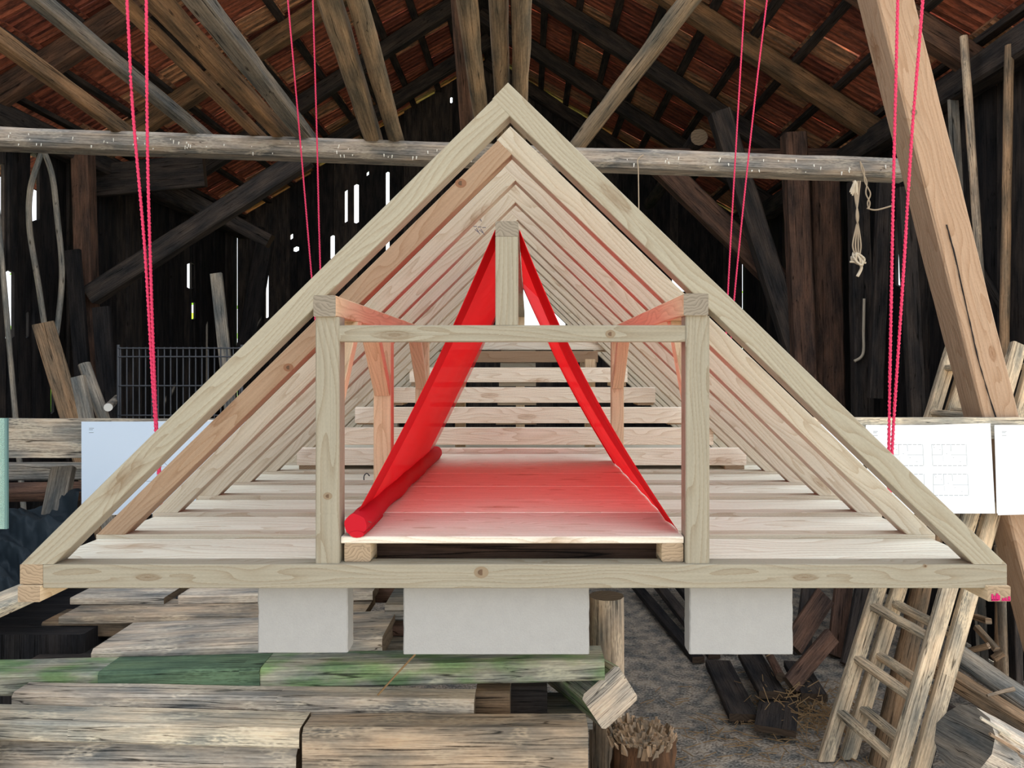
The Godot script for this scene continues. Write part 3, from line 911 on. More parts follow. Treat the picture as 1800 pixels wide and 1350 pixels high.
	for q in knots:
		var c := P(q[1], q[2], q[3])
		var rad: float = q[4] * q[3] / F
		var k := put(m.get_node(q[0]), "knot", loft([c - Vector3(0, 0, 0.002), c + Vector3(0, 0, 0.0002)], ring(rad, 16, rad * 0.8), {}), [M["knot_red" if str(q[0]).contains("001") else "knot_rim"]])
		put(m.get_node(q[0]), "knot_heart", loft([c - Vector3(0, 0, 0.002), c + Vector3(rad * 0.1, 0, 0.0004)], ring(rad * 0.5, 12, rad * 0.4), {}), [M["knot_heart"]])
		k.set_meta("label", "brown knot")
	# raised plank floor of the tent room on two runners
	var pf := thing("platform", "", "", Vector3(-0.02, TIE, -D1), "", m)
	var cuts := [0.943, 1.099, 1.2, 1.337, 1.427, 1.5, 1.6, 1.658, 1.83]
	for i in cuts.size() - 1:
		put(pf, "floor_plank", box(Vector3(-0.2303, 1.1816, -cuts[i] - 0.0006), Vector3(0.1905, 1.19 + (0.0 if i == 0 else rng.randf_range(-0.0007, 0.0005)), -cuts[i + 1] + 0.0006), 0.0012, {"n": 4}), [M["spruce_mid" if i == 0 else "spruce_bright"], es])
	put(pf, "added_shade_board", box(Vector3(-0.1943, 1.125, -0.985), Vector3(0.1638, 1.1808, -1.0), 0.0008), [M["shade_board"], es])  # dark board added to paint the shade under the platform
	put(pf, "runner", box(Vector3(-0.2265, 1.1588, -0.945), Vector3(-0.1945, 1.1815, -1.82), 0.0015), [M["spruce_warm"], M["end_spruce"]])
	put(pf, "runner", box(Vector3(0.164, 1.1588, -0.945), Vector3(0.1905, 1.1815, -1.82), 0.0015), [M["spruce_warm"], M["end_spruce"]])
	# stepped seating at the far end
	var st := thing("stepped_bench", "", "", Vector3(-0.01, DECK, -1.85), "", m)
	var rows := [[522, 1312, 788, 818, 1.84], [576, 1254, 752, 782, 1.945], [624, 1207, 716, 744, 2.05], [676, 1152, 681, 708, 2.155], [720, 1103, 646, 672, 2.26], [785, 1051, 617, 637, 2.365], [762, 1076, 599, 615, 2.44]]
	for k in rows.size():
		var r: Array = rows[k]
		var a := P(r[0], r[2], r[4])
		var b := P(r[1], r[3], r[4])
		put(st, "riser_slat", box(a, b - Vector3(0, 0, 0.02), 0.001, {"n": 4}), [M["spruce_brown" if k == 5 else "spruce_bright"], es])
		if k < 4: put(st, "tread", box(Vector3(a.x + 0.03, a.y - 0.03, -r[4] - 0.021), Vector3(b.x - 0.03, a.y - 0.02, -r[4] - 0.12)), [M["spruce_warm"], es])
		var base: float = DECK if k == 0 else P(0, rows[k - 1][2], rows[k - 1][4]).y
		if base < b.y - 0.002:
			for s in [0, 1]:
				var ex: float = a.x + 0.004 if s == 0 else b.x - 0.049
				put(st, "bearer", box(Vector3(ex, base, -r[4] - 0.003), Vector3(ex + 0.045, b.y - 0.0003, -r[4] - 0.1)), [M["spruce_warm"], es])
			if k > 0: put(st, "centre_block", box(Vector3(-0.087, base, -r[4] - 0.004), Vector3(0.022, b.y - 0.0003, -r[4] - 0.06)), [M["spruce_grey"], es])
	for s in [[-0.22, -0.19], [0.17, 0.2]]:
		put(st, "upright", box(Vector3(s[0], DECK, -2.3), Vector3(s[1], 1.42, -2.33)), [M["spruce_warm"], es])
	for s in [[640, 772, 1.66], [1345, 820, 1.9]]:
		var at := P(s[0], s[1] + 40 if s[0] < 900 else s[1], s[2])
		put(deck, "wire_hook", tube(curve([Vector3(at.x, DECK - 0.002, at.z), Vector3(at.x, DECK + 0.01, at.z), Vector3(at.x + 0.006, DECK + 0.016, at.z), Vector3(at.x + 0.012, DECK + 0.01, at.z)]), 0.0012), [M["metal"]])

func subdiv(p: PackedVector2Array, step: float) -> PackedVector2Array:
	var out := PackedVector2Array()
	for i in p.size():
		var a := p[i]
		var b := p[(i + 1) % p.size()]
		var n := maxi(1, int(a.distance_to(b) / step))
		for k in n: out.append(a.lerp(b, float(k) / n))
	return out

func cloth(top_x: float, foot: Callable, sag: float, v0: float, v1: float, off: float, nu := 26, nv := 22) -> Array:
	var V := PackedVector3Array(); var N := PackedVector3Array(); var U := PackedVector2Array()
	var at := func(u: float, v: float) -> Vector3:
		var d := lerpf(0.962, 1.7, v)
		var t := Vector3(top_x, 1.571 - 0.01 * sin(v * PI), -d)
		var f: Vector3 = foot.call(v)
		f.z = -d
		var p := t.lerp(f, u)
		var side := signf(f.x - top_x)
		var b := sin(u * PI) * sag * (0.8 + 0.35 * sin(v * 4.0 + 0.4))
		p += Vector3(-side * b * 0.85 + off * side, -b * 0.5, 0)
		p.x += 0.0016 * sin(v * 31.0 + u * 3.0) * u * (1.0 - u) * 3.0
		return p
	for i in nu:
		for j in nv:
			var q := []
			for e in [[0, 0], [1, 0], [1, 1], [0, 1]]:
				var u := float(i + e[0]) / nu
				var v := lerpf(v0, v1, float(j + e[1]) / nv)
				var p: Vector3 = at.call(u, v)
				var nn: Vector3 = (at.call(u + 0.01, v) - at.call(u - 0.01, v)).cross(at.call(u, v + 0.01) - at.call(u, v - 0.01)).normalized()
				q.append([p, nn, Vector2(u, v)])
			tri(V, N, U, q[0], q[1], q[2]); tri(V, N, U, q[0], q[2], q[3])
	var me := ArrayMesh.new()
	surf(me, V, N, U)
	return [me, Vector3.ZERO]

func tent() -> void:
	var lf := func(v: float) -> Vector3: return Vector3(-0.2235 + 0.004 * v, 1.199, 0)
	var l := thing("tent_cloth", "red cloth panel left of the small king post, its foot rolled up on the planks", "cloth", Vector3(-0.21, 1.19, -1.3))
	put(l, "panel", cloth(-0.0418, lf, 0.006, 0.0, 0.9, 0.0), [M["fabric"]])
	put(l, "front_hem", cloth(-0.0418, lf, 0.006, 0.0, 0.11, -0.0009, 26, 4), [M["fabric_hem"]])
	put(l, "back_edge", cloth(-0.0418, lf, 0.006, 0.9, 1.0, 0.0, 26, 4), [M["fabric_sheer"]])
	var path := []
	for i in 41:
		var t := i / 40.0
		path.append(Vector3(-0.2128 + 0.004 * t + 0.0012 * sin(t * 23.0), 1.2042 + 0.0008 * sin(t * 31.0), lerpf(-0.944, -1.74, t)))
	put(l, "rolled_foot", loft(path, ring(0.0142, 18, 0.0138), {"smooth": true, "rough": 0.0017, "rf": 38.0, "dome": 0.002}), [M["fabric_roll"]])
	put(l, "rolled_foot", loft([path[0] + Vector3(0.002, -0.011, 0.002), path[2] + Vector3(0.003, -0.012, 0), path[6] + Vector3(0.003, -0.011, 0)], ring(0.009, 12, 0.004), {"smooth": true, "rough": 0.001, "rf": 60.0}), [M["fabric_roll"]])
	put(l, "pin", loft([Vector3(-0.1985, 1.207, -0.952), Vector3(-0.196, 1.205, -0.957)], ring(0.0005, 6)), [M["steel_pin"]])
	var rf := func(v: float) -> Vector3: return Vector3(0.1885 - 0.004 * v + 0.0025 * sin(v * 41.0) + 0.0015 * sin(v * 97.0), 1.1915, 0)
	var r := thing("tent_cloth", "red cloth panel right of the small king post, hanging to a ragged lower edge", "cloth", Vector3(0.18, 1.19, -1.3))
	put(r, "panel", cloth(-0.0112, rf, 0.016, 0.0, 1.0, 0.0), [M["fabric"]])
	put(r, "front_hem", cloth(-0.0112, rf, 0.016, 0.0, 0.2, -0.0009, 26, 6), [M["fabric_hem"]])
	put(r, "back_hem", cloth(-0.0112, rf, 0.016, 0.88, 1.0, -0.0009, 26, 4), [M["fabric_hem"]])

func ropes() -> void:
	var tri_lobe := PackedVector2Array()
	for k in 12:
		var a := TAU * k / 12.0
		tri_lobe.append(Vector2(cos(a), sin(a)) * 0.0026 * (1.0 + 0.22 * cos(a * 3.0)))
	for q in [
		["red rope holding the left front of the model, outer strand of the pair", 1.29, 2.87, [[223, 0], [233, 190], [255, 445], [270, 700], [283, 888]]],
		["red rope holding the left front of the model, inner strand of the pair", 1.29, 2.87, [[257, 0], [259, 250], [264, 450], [273, 700], [285, 888]]],
		["red rope holding the left rear of the model, outer strand of the pair", 2.35, 2.87, [[506, 0], [527, 240], [548, 490], [571, 772]]],
		["red rope holding the left rear of the model, inner strand of the pair", 2.35, 2.87, [[550, 0], [557, 240], [563, 470], [576, 772]]],
		["red rope holding the right rear of the model, inner strand of the pair", 2.35, 2.87, [[1309, 0], [1297, 200], [1280, 505], [1269, 775]]],
		["red rope holding the right rear of the model, outer strand of the pair", 2.35, 2.87, [[1348, 0], [1324, 200], [1291, 520], [1273, 775]]],
		["red rope holding the right front of the model, inner strand of the pair", 1.29, 2.87, [[1578, 0], [1571, 300], [1566, 560], [1563, 740], [1562, 888]]],
		["red rope holding the right front of the model, outer strand of the pair", 1.29, 2.87, [[1622, 0], [1602, 250], [1588, 480], [1571, 740], [1564, 888]]]]:
		var pts := []
		for e in q[3]: pts.append(P(e[0], e[1], q[1]))
		var up: Vector3 = pts[0] - pts[1]
		pts.push_front(pts[0] + up * ((q[2] - pts[0].y) / up.y))
		var path := []
		var cv := curve(pts, 12)
		for i in cv.size() - 1:
			var n := maxi(1, int(cv[i].distance_to(cv[i + 1]) / 0.0045))
			for k in n: path.append(cv[i].lerp(cv[i + 1], float(k) / n))
		path.append(cv[cv.size() - 1])
		tag(put(self, "rope", loft(path, tri_lobe, {"smooth": true, "twist": 260.0, "up": Vector3(0, 0, 1)}), [M["rope_pink"]]), q[0], "rope")

# ================================================================ stored timber and other things standing about
func stick(called: String, label: String, category: String, made: Array, mats: Array) -> MeshInstance3D:
	var mi := put(self, called, made, mats)
	tag(mi, label, category)
	return mi

# a board of the pile: front face from (x0, top y0) to (x1, top y1), bottom y2 and y3, at depth d, w deep
func pile_board(x0: float, y0: float, x1: float, y1: float, y2: float, y3: float, d: float, w: float, o := {}) -> Array:
	var a := P(x0, (y0 + y2) / 2, d) + Vector3(0, 0, -w / 2)
	var b := P(x1, (y1 + y3) / 2, d) + Vector3(0, 0, -w / 2)
	var h := ((y2 - y0) + (y3 - y1)) / 2.0 / F * d
	var oo := {"rough": minf(h * 0.05, 0.003), "c": 0.12, "rf": 4.0}
	oo.merge(o, true)
	return old(a, b, w, h, oo)

func wood_pile() -> void:
	var E: Material = M["end_old"]
	for q in [
		["board", "short grey board topmost on the pile, left of the gap under the model's edge", pile_board(123, 1051, 288, 1051, 1063, 1063, 2.16, 0.17), "old_limed"],
		["board", "long board topmost on the pile, right of the gap under the model's edge", pile_board(313, 1047, 655, 1041, 1064, 1055, 2.16, 0.16), "old_limed"],
		["board", "brown board running under the two topmost boards of the pile", pile_board(103, 1085, 640, 1078, 1098, 1092, 2.06, 0.15), "old_limed_brown"],
		["plank", "brown plank end jutting out at the left under the third board of the pile", pile_board(73, 1094, 420, 1094, 1121, 1121, 2.07, 0.12), "old_brown"],
		["beam_offcut", "thick weathered beam on the pile, behind the left plaster block", pile_board(160, 1143, 672, 1121, 1178, 1156, 1.86, 0.22, {"c": 0.2}), "old_limed"],
		["board", "dark board end at the left of the pile with a triangular stain", pile_board(52, 1160, 400, 1160, 1173, 1173, 1.96, 0.2), "old_dark"],
		["board", "long mossy board with a green painted stretch, across the pile", pile_board(-60, 1188, 1063, 1160, 1226, 1198, 1.76, 0.1), "old_moss"],
		["board", "long weathered board flecked with white paint, under the green painted one", pile_board(20, 1220, 833, 1230, 1267, 1283, 1.69, 0.068), "old_limed"],
		["offcut", "short tan offcut beside the right end of the white-flecked board", pile_board(836, 1218, 896, 1218, 1283, 1283, 1.74, 0.1), "old_brown"],
		["offcut", "dark block in the shade under the right end of the mossy board", pile_board(898, 1209, 962, 1209, 1256, 1256, 1.86, 0.12), "old_dark"],
		["board", "tan board near the bottom left of the picture, above the wide grey one", pile_board(-60, 1267, 526, 1282, 1302, 1318, 1.6, 0.085), "weathered"],
		["plank", "wide grey plank at the bottom left edge of the picture", pile_board(-60, 1304, 520, 1320, 1420, 1420, 1.63, 0.2), "old_limed"],
		["plank", "wide weathered plank at the bottom centre with a sawn right end", pile_board(531, 1283, 1034, 1282, 1420, 1420, 1.6, 0.085), "old_limed_brown"],
		["board", "grey rounded board behind the wide bottom plank, left of the stump", pile_board(880, 1259, 1042, 1259, 1284, 1284, 1.86, 0.14), "old_grey"],
		["plank", "dark red plank in the gap between the left and middle plaster blocks", pile_board(632, 1036, 1010, 1040, 1060, 1064, 2.24, 0.14), "old_red"],
		["board", "greyish board in the gap between plaster blocks, under the dark red plank", pile_board(676, 1064, 1020, 1066, 1092, 1094, 2.04, 0.16), "old_grey"],
		["board", "dark reddish board in the gap between plaster blocks, third from the top", pile_board(679, 1101, 1010, 1103, 1119, 1120, 2.0, 0.12), "old_red"],
		["board", "grey board in the gap between plaster blocks, just above the mossy one", pile_board(680, 1132, 1015, 1133, 1152, 1150, 1.95, 0.14), "old_grey"],
	]:
		stick(q[0], q[1], "timber", q[2], [M[q[3]], E])
	var mossy := get_node("board_003")
	for n in get_children():
		if n.has_meta("label") and str(n.get_meta("label")).begins_with("long mossy"): mossy = n
	put(mossy, "green_paint", pile_board(172, 1182, 456, 1175, 1220, 1213, 1.757, 0.1, {"rough": 0.0005}), [M["paint_green"]])
	for x in [60, 430, 700, 980]:
		stick("bearer_block", "block under the wood pile, %s" % {60: "at its left end", 430: "left of its middle", 700: "right of its middle", 980: "at its right end"}[x], "timber", box(P(x - 40, 1418, 1.7) * Vector3(1, 0, 1), P(x + 40, 1418, 1.7) + Vector3(0, 0, -0.35), 0.006), [M["old_brown"], E])
	stick("stalk", "pale straw stalk lying over the mossy board", "straw", tube(curve([P(730, 1150, 1.735), P(700, 1182, 1.73), P(664, 1222, 1.68)]), 0.0022), [M["straw"]])
	stick("post_offcut", "round grey post offcut standing upright right of the middle plaster block", "timber", pole(Vector3(P(1066, 0, 2.2).x, 0, -2.2), P(1066, 1047, 2.2), 0.05, {"rough": 0.003}), [M["old_limed_brown"], M["end_old"]])
	stick("beam_offcut", "squared mossy beam lying with its pale sawn end towards the stump", "timber", old(P(970, 1150, 2.12), P(1073, 1226, 1.78), 0.11, 0.1, {"c": 0.08, "up": Vector3(-0.55, 0.8, 0)}), [M["old_moss"], M["old_limed"]])
	var st := thing("stump", "rough tree stump with frayed top at the bottom of the picture", "stump", Vector3(P(1128, 0, 1.98).x, 0, -1.98))
	var c := st.position
	var body: Array = loft(line(c, c + Vector3(0.005, 0.45, 0), 16), ring(0.082, 26), {"rough": 0.014, "rf": 12.0, "smooth": true})
	put(st, "trunk", body, [M["bark"], M["old_tan"]])
	for k in 240:
		var a := rng.randf() * TAU
		var r := sqrt(rng.randf()) * 0.08
		var p := c + Vector3(cos(a) * r, 0.43 + 0.02 * bump.get_noise_2d(cos(a) * r * 40.0, sin(a) * r * 40.0), sin(a) * r)
		put(st, "splinter", loft([p, p + Vector3(cos(a) * 0.012, rng.randf_range(0.014, 0.034), sin(a) * 0.012)], rect(rng.randf_range(0.01, 0.022), 0.008), {"s1": 0.4}), [M["old_tan" if k % 3 else "old_brown"]])

func ladders() -> void:
	var v := Vector3(0.657, 1.476, -0.37)
	for k in 2:
		var off := Vector3(0.085, 0, -0.015) * k
		var fa := Vector3(1.056, 0.0, -2.73) + off
		var fb := Vector3(1.094, 0.0, -2.377) + off
		var l := thing("ladder", ["weathered wooden ladder in front, its left foot on the earth floor", "weathered wooden ladder leaning close behind the front one"][k], "ladder", fa)
		for f in [fa, fb]:
			put(l, "rail", loft(line(f, f + v * (1.0 + 0.03 * k), 18), rect(0.052, 0.03, 0.004), {"up": Vector3(0, 0, 1), "rough": 0.002, "rf": 5.0, "cut0": Vector3.UP}), [M["ladder_wood"], M["end_old"]])
		for r in 8:
			var t := 0.103 + r * 0.12 + 0.004 * k
			put(l, "rung", loft(line(fa + v * t, fb + v * t, 6), rect(0.04, 0.026, 0.007), {"rough": 0.002, "rf": 8.0}), [M["ladder_wood"], M["end_old"]])
	var ch := thing("chain", "thin rusty chain hanging beside the right rails of the ladders", "chain", P(1650, 1340, 2.5))
	for i in 22:
		var p := P(1668 - i * 1.6, 1228 + i * 6, 2.5 - i * 0.003)
		var pts := []
		for k in 9:
			var a := TAU * k / 8.0
			var q := Vector3(cos(a) * 0.0045, sin(a) * 0.009, 0)
			if i % 2: q = Vector3(0, q.y, q.x)
			pts.append(p + q)
		put(ch, "link", tube(pts, 0.0014, 5), [M["metal"]])

func right_side() -> void:
	var E: Material = M["end_dark"]
	# poles leaning on the right wall
	for q in [
		["thin crooked grey pole right of the strut, leaning on the wall", pole(P(1694, 64, 3.5), P(1774, 1214, 3.3), 0.018, {"rough": 0.003}), "old_limed_brown"],
		["brownish round pole with a blunt top at the right edge", pole(P(1774, 80, 3.3), P(1755, 1232, 3.2), 0.019, {"rough": 0.003}), "old_brown"],
		["dark board leaning between the strut and the thin crooked pole", old(P(1674, 158, 3.8), P(1728, 1166, 3.6), 0.05, 0.02), "old_grey"],
		["short dark stay crossing the thin poles at the right", pole(P(1712, 458, 3.7), P(1768, 548, 3.6), 0.02), "old_dark"],
		["brown round pole leaning behind the two ladders", pole(P(1545, 1352, 2.72), P(1684, 760, 3.2), 0.04, {"s1": 0.8}), "old_brown"],
		["slim post standing at the right under the model's corner", pole(Vector3(P(1772, 0, 3.1).x, 0, -3.1), P(1758, 960, 3.1), 0.022), "old_limed_brown"],
		["dark plank standing behind the strut's foot at the right edge", old(Vector3(P(1788, 0, 3.0).x, 0, -3.0), P(1780, 960, 3.0), 0.05, 0.03), "old_dark"],
		["smooth grey log lying behind the ladders, sloping down to the right", pole(P(1680, 1148, 2.75), P(1850, 1265, 2.5), 0.036), "old_grey"],
		["squared brown beam lying below the smooth grey log", old(P(1640, 1172, 2.7), P(1870, 1316, 2.4), 0.06, 0.055), "old_brown"],
		["pale peg lying across the brown beam at the right", pole(P(1735, 1223, 2.5), P(1782, 1211, 2.52), 0.008, {"s0": 0.5}), "old_tan"],
		["small dark log under the brown beam at the right", pole(P(1640, 1240, 2.85), P(1790, 1330, 2.6), 0.04), "old_dark"],
	]:
		stick("pole" if q[0].contains("pole") else ("log" if q[0].contains("log") else "timber"), q[0], "timber", q[1], [M[q[2]], M["end_old"]])
	var lg := thing("log", "thick log with torn pale bark at the bottom right corner", "log", P(1700, 1350, 2.2))
	put(lg, "trunk", pole(P(1694, 1298, 2.2), P(1890, 1400, 2.32), 0.094, {"rough": 0.012, "rf": 9.0}), [M["old_limed"], M["store_grey"]])
	for k in 6:
		var a := P(1724 + k * 16, 1262 + k * 12 + (k % 2) * 16, 2.12 + k * 0.012)
		put(lg, "bark_strip", old(a, a + Vector3(0.07, -0.04, 0.015), 0.016, 0.008, {"rough": 0.003}), [M["old_tan" if k % 2 else "weathered"]])
	# kindling
	for q in [["short light kindling stick poking out right of the ladder rails, upper one", P(1714, 1084, 2.9), P(1738, 1092, 2.8)], ["dark kindling stick slanting down behind the ladder rails", P(1716, 1102, 2.95), P(1752, 1142, 2.85)], ["light kindling stick lying level right of the ladder rails", P(1704, 1144, 2.85), P(1738, 1135, 2.8)], ["small kindling stick rising beside the slim post", P(1746, 1158, 2.85), P(1762, 1147, 2.85)]]:
		stick("kindling_stick", q[0], "stick", old(q[1], q[2], 0.022, 0.02), [M["old_brown"], M["old_tan"]])
	# dark planks heaped on the floor behind the right plaster block
	for q in [
		["dark plank of the floor heap, its front end left on the earth", old(P(1262, 1166, 3.6), P(1308, 1262, 3.02), 0.115, 0.03), "old_dark"],
		["dark plank of the floor heap, second end from the left", old(P(1318, 1152, 3.55), P(1358, 1222, 3.08), 0.105, 0.03), "old_dark"],
		["dark short board lying askew at the front of the floor heap", old(P(1372, 1215, 3.2), P(1362, 1285, 2.88), 0.15, 0.025), "old_dark"],
		["long dark lath of the floor heap, leftmost under the model", old(P(1118, 1030, 4.7), P(1228, 1160, 3.62), 0.06, 0.03), "old_black"],
		["long dark lath of the floor heap, second under the model", old(P(1150, 1020, 4.7), P(1256, 1152, 3.66), 0.06, 0.035), "old_dark"],
		["long dark lath of the floor heap, third under the model", old(P(1182, 1015, 4.7), P(1282, 1140, 3.7), 0.05, 0.035), "old_black"],
		["dark round stick of the floor heap with a pale cut end", pole(P(1336, 1120, 3.6), P(1372, 1190, 3.12), 0.018), "old_red"],
		["reddish dark board rising to the right over the floor heap", old(P(1388, 1204, 3.1), P(1462, 1118, 3.3), 0.07, 0.025, {"up": Vector3(0, 0.3, 1)}), "old_red"],
		["dark board propped up steeply right of the plaster block", old(P(1392, 1136, 3.5), P(1450, 1048, 3.7), 0.1, 0.025, {"up": Vector3(0, 0.3, 1)}), "old_red"],
		["square-ended dark board lying under the rising reddish one", old(P(1398, 1168, 3.4), P(1432, 1226, 3.05), 0.1, 0.03), "old_dark"],
		["dim board standing behind the floor heap, left one", old(P(1408, 1160, 3.75), P(1432, 960, 4.0), 0.08, 0.025, {"up": Vector3(0, 0, 1)}), "old_dark"],
		["dim board standing behind the floor heap, middle one", old(P(1470, 1155, 3.7), P(1490, 960, 4.0), 0.09, 0.025, {"up": Vector3(0, 0, 1)}), "old_red"],
		["dim board standing behind the floor heap, beside the ladder foot", old(P(1490, 1170, 3.6), P(1530, 960, 3.9), 0.07, 0.025, {"up": Vector3(0, 0, 1)}), "old_dark"],
	]:
		stick("plank", q[0], "timber", q[1], [M[q[2]], E])
	var mm := MultiMesh.new()
	mm.transform_format = MultiMesh.TRANSFORM_3D
	mm.mesh = loft([Vector3(-0.03, 0, 0), Vector3(0.03, 0.003, 0)], rect(0.0022, 0.0022))[0]
	mm.instance_count = 560
	for i in mm.instance_count:
		var heap := i < 330
		var p := P(1425, 1262, 3.05) if heap else P(1350, 1290, 2.9)
		p += Vector3(rng.randfn() * (0.09 if heap else 0.3), 0, rng.randfn() * (0.1 if heap else 0.22))
		p.y = 0.004 + (absf(rng.randfn()) * 0.05 if heap else 0.0)
		mm.set_instance_transform(i, Transform3D(Basis.from_euler(Vector3(0, rng.randf() * TAU, rng.randfn() * (0.5 if heap else 0.06))), p))
	var s := MultiMeshInstance3D.new()
	s.name = "straw"
	s.multimesh = mm
	s.material_override = M["straw"]
	add_child(s)
	tag(s, "loose straw strewn over the earth floor beside the ladder foot", "straw", "", "stuff")

func left_side() -> void:
	var E: Material = M["end_dark"]
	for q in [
		["thin pale pole leaning at the far left edge", pole(P(-8, 330, 4.0), P(62, 1128, 3.85), 0.013), "old_grey"],
		["thick plank with an orange-brown edge leaning at the left", old(P(76, 570, 3.9), P(240, 1110, 3.7), 0.1, 0.05, {"up": Vector3(0.6, 0, 1)}), "old_brown"],
		["short grey board leaning beside the thick plank at the left", old(P(137, 662, 3.7), P(242, 1166, 3.6), 0.062, 0.03, {"up": Vector3(0, 0, 1)}), "old_grey"],
		["dark log leaning right of the short grey board", pole(P(148, 640, 3.9), P(320, 1120, 3.75), 0.03), "old_grey"],
		["grey board leaning on its own near the model's left slope", old(P(380, 481, 4.8), P(441, 1054, 4.6), 0.07, 0.03, {"up": Vector3(0, 0, 1)}), "old_grey"],
		["dim plank leaning on the left wall behind the bent wooden hoop", old(P(128, 440, 4.7), P(177, 1062, 4.5), 0.09, 0.03, {"up": Vector3(0, 0, 1)}), "old_black"],
		["dim plank leaning on the left wall above the wire panel", old(P(178, 540, 4.6), P(214, 1066, 4.45), 0.1, 0.03, {"up": Vector3(0, 0, 1)}), "old_black"],
		["pale-ended round stick added as a painted sun spot in the leaning timber at the left", pole(P(190, 716, 3.55), P(206, 700, 4.3), 0.019), "old_grey"],
		["dark beam lying level under the whitewashed board at the left", old(P(-60, 828, 2.9), P(215, 828, 2.9), 0.08, 0.06), "old_grey"],
		["reddish log lying level under the dark beam at the left", pole(P(-60, 868, 2.75), P(190, 862, 2.75), 0.036), "old_red"],
		["grey board leaning against the reddish log at the left", old(P(112, 822, 2.62), P(84, 962, 2.5), 0.075, 0.03, {"up": Vector3(0, 0, 1)}), "store_grey"],
		["broad grey plank with tan patches rising past the model's left corner", old(P(-70, 1092, 1.6), P(176, 988, 2.1), 0.085, 0.02, {"up": Vector3(0, 0.6, 1)}), "weathered"],
	]:
		stick("plank" if q[0].contains("plank") else ("board" if q[0].contains("board") else "pole"), q[0], "timber", q[1], [M[q[2]], M["droppings_sun_spot_white"] if q[0].begins_with("pale-ended") else E])  # the stick with the white end paints a spot of sunlight
	stick("hoop", "bent wooden hoop hanging on the left wall", "hoop", loft(curve([P(76, 262, 4.45), P(54, 330, 4.45), P(52, 400, 4.45), P(66, 490, 4.45), P(84, 600, 4.45), P(96, 600, 4.45), P(105, 540, 4.45), P(109, 470, 4.45), P(101, 385, 4.45), P(92, 310, 4.45), P(76, 262, 4.45)]), ring(0.016, 8), {"smooth": true, "up": Vector3(0, 0, 1)}), [M["old_grey"]])
	for n in get_children():
		if n.name == &"hoop": put(n, "peg", pole(P(76, 262, 4.45), Vector3(WALL_L - 0.01, P(76, 262, 4.45).y, -4.45), 0.012), [M["old_grey"]])
	var w := thing("wire_panel", "grey wire mesh panel standing at the back left", "panel", Vector3(P(312, 0, 4.0).x, 0, -4.0))
	for k in 20:
		var x := 212 + k * 11
		put(w, "wire", tube([Vector3(P(x, 0, 4.0).x, 0.02, -4.0), P(x, 610, 4.0)], 0.0035, 5), [M["wire"]])
	for y in [612, 627, 678, 730, 800, 900, 1000]:
		put(w, "cross_wire", tube([P(208, y, 3.995), P(425, y, 3.995)], 0.004, 5), [M["wire"]])
	for x in [208, 425]:
		put(w, "frame_post", tube([Vector3(P(x, 0, 4.0).x, 0, -4.0), P(x, 606, 4.0)], 0.008, 6), [M["wire"]])
	# dark tarpaulin over a heap
	var V := PackedVector3Array(); var N := PackedVector3Array(); var U := PackedVector2Array()
	var at := func(u: float, v: float) -> Vector3:
		var p := P(-70, 905, 2.5).lerp(P(150, 868, 2.6), u).lerp(P(-70, 1060, 1.95).lerp(P(60, 1045, 1.98), u), v)
		var fold := sin((u * 1.4 - v * 2.6) * 7.0 + 2.0 * bump.get_noise_2d(u * 2.0, v * 2.0))
		return p + Vector3(0, 0.022 * fold + 0.03 * bump.get_noise_3d(u * 4.0, v * 4.0, 1.0), 0.012 * fold)
	for i in 26:
		for j in 30:
			var q := []
			for e in [[0, 0], [1, 0], [1, 1], [0, 1]]:
				var a := Vector2((i + e[0]) / 26.0, (j + e[1]) / 30.0)
				var nv: Vector3 = (at.call(a.x + 0.01, a.y) - at.call(a.x - 0.01, a.y)).cross(at.call(a.x, a.y - 0.01) - at.call(a.x, a.y + 0.01)).normalized()
				q.append([at.call(a.x, a.y), nv, a])
			tri(V, N, U, q[0], q[1], q[2]); tri(V, N, U, q[0], q[2], q[3])
	var me := ArrayMesh.new()
	surf(me, V, N, U)
	tag(put(self, "tarpaulin", [me, Vector3.ZERO], [M["tarp"]]), "dark blue tarpaulin in folds at the left behind the model's corner", "tarpaulin")
	var hp := stick("crate", "dark crate under the tarpaulin at the left", "crate", box(Vector3(-1.5, 0, -2.5), Vector3(-1.16, 0.7, -2.0), 0.01), [M["old_black"]])
	hp.set_meta("category", "crate")
	# panes of glass standing on edge at the left margin
	for k in 2:
		var g := thing("glass_pane", ["pane of greenish glass at the left margin, front one", "pane of greenish glass at the left margin, rear one"][k], "glass pane", P(-30, 930, 1.5 + 0.02 * k))
		put(g, "sheet", box(P(-150, 735, 1.5 + 0.02 * k), P(8 - k * 5, 930, 1.5 + 0.02 * k) + Vector3(0, 0, -0.006), 0.0004), [M["glass"]])
		put(g, "cut_edge", box(P(8 - k * 5, 735, 1.5 + 0.02 * k), P(12 - k * 5, 930, 1.5 + 0.02 * k) + Vector3(0, 0, -0.006), 0.0004), [M["glass_edge"]])
	stick("trestle_post", "post under the glass panes beyond the left margin", "post", box(Vector3(P(-160, 0, 1.5).x, 0, -1.47), Vector3(P(-60, 0, 1.5).x, P(0, 930, 1.5).y - 0.0005, -1.56), 0.004), [M["old_grey"], E])

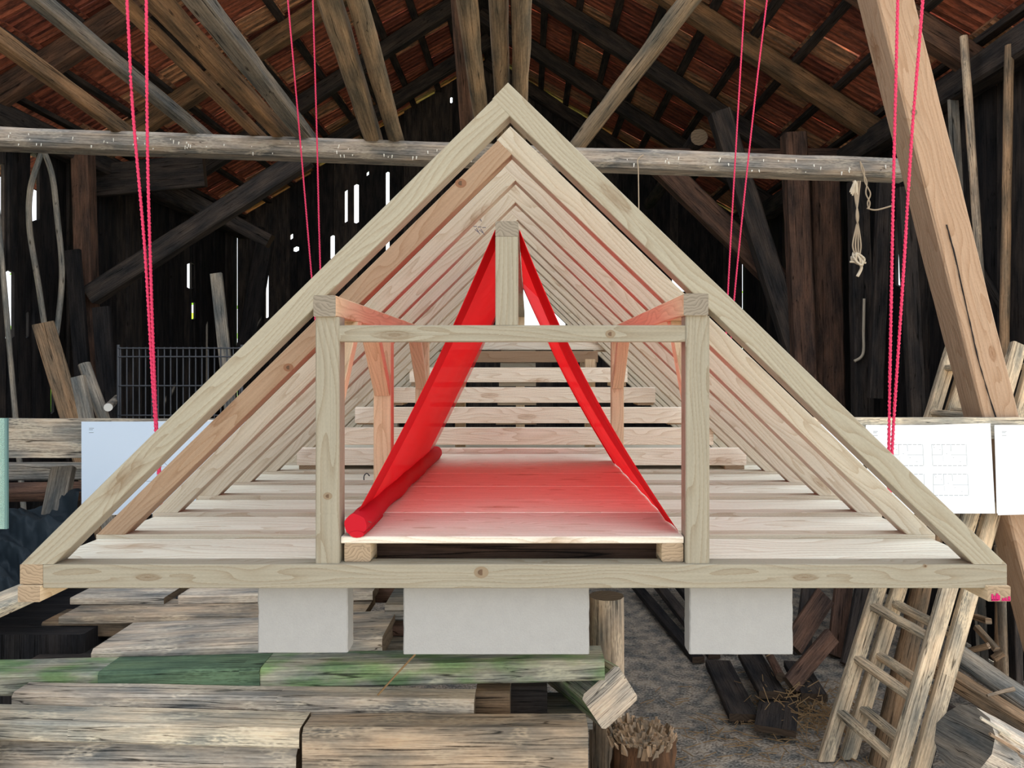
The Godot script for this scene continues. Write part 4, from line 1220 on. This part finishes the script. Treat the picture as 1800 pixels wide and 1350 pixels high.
func twine() -> void:
	var d := 2.88
	var t := thing("twine", "knotted pale twine hanging from the tie beam near its right end", "twine", P(1508, 470, d))
	for k in 4:
		var o := (k - 1.5) * 3.0
		put(t, "strand", tube(curve([P(1500 + k * 4, 318, d), P(1506 + o * 0.6, 350, d), P(1507 - o * 0.4, 380, d - 0.004 * k), P(1507 + o * 0.5, 400, d), P(1506 + o * 1.6, 430, d), P(1507 + o, 446, d)]), 0.0032), [M["twine"]])
	for k in 7:
		put(t, "frayed_end", loft(curve([P(1503, 318, d), P(1499 + k * 1.2, 326, d - 0.003 * (k % 3)), P(1494 + k * 2.2, 338 + (k * 3) % 7, d - 0.004 * (k % 2))]), ring(0.0042, 6), {"smooth": true, "rough": 0.0015, "rf": 90.0, "s1": 0.7, "up": Vector3(0, 0, 1)}), [M["twine_pale"]])
	for k in 6:
		var a := k * 1.05
		var pts := []
		for e in 11:
			var b := TAU * e / 10.0
			pts.append(P(1508 + cos(b) * 8.5 * cos(a * 0.5) + sin(b) * 4.0, 455 + sin(b) * (7.0 + k), d) + Vector3(0, 0, 0.014 * cos(b + a)))
		put(t, "knot_loop", loft(pts, ring(0.0042, 6), {"smooth": true, "rough": 0.001, "rf": 80.0, "up": Vector3(0.1, 0.2, 1)}), [M["twine_pale"]])
	put(t, "loose_end", tube(curve([P(1512, 462, d), P(1514, 472, d), P(1507, 486, d)]), 0.006), [M["twine_pale"]])
	put(t, "loose_end", tube([P(1494, 460, d), P(1522, 462, d)], 0.004), [M["twine_pale"]])
	var s := thing("twine", "thin grey twine looped over the tie beam with an end reaching right", "twine", P(1527, 368, d))
	for k in 2:
		var o := 4.0 * (1 - 2 * k)
		put(s, "strand", tube(curve([P(1512, 284, d), P(1517 + o * 0.4, 300, d), P(1522 - o * 0.4, 320, d), P(1526 + o, 340, d), P(1527 - o * 0.5, 356, d), P(1527, 367, d)]), 0.0026), [M["twine"]])
	put(s, "loose_end", tube(curve([P(1524, 366, d), P(1540, 369, d), P(1567, 362, d)]), 0.003), [M["twine"]])
	var c := thing("string", "thin string hanging over the tie beam right of the model's peak", "string", P(1124, 372, d))
	put(c, "strand", tube(curve([P(1131, 272, d), P(1121, 281, d), P(1122, 300, d), P(1123, 372, d)]), 0.0022), [M["twine"]])
	stick("rod", "thin pale rod with a bent foot hanging behind the twine", "rod", tube(curve([P(1519, 525, 4.54), P(1518, 580, 4.54), P(1517, 622, 4.54), P(1502, 635, 4.54)]), 0.009), [M["twine_pale"]])
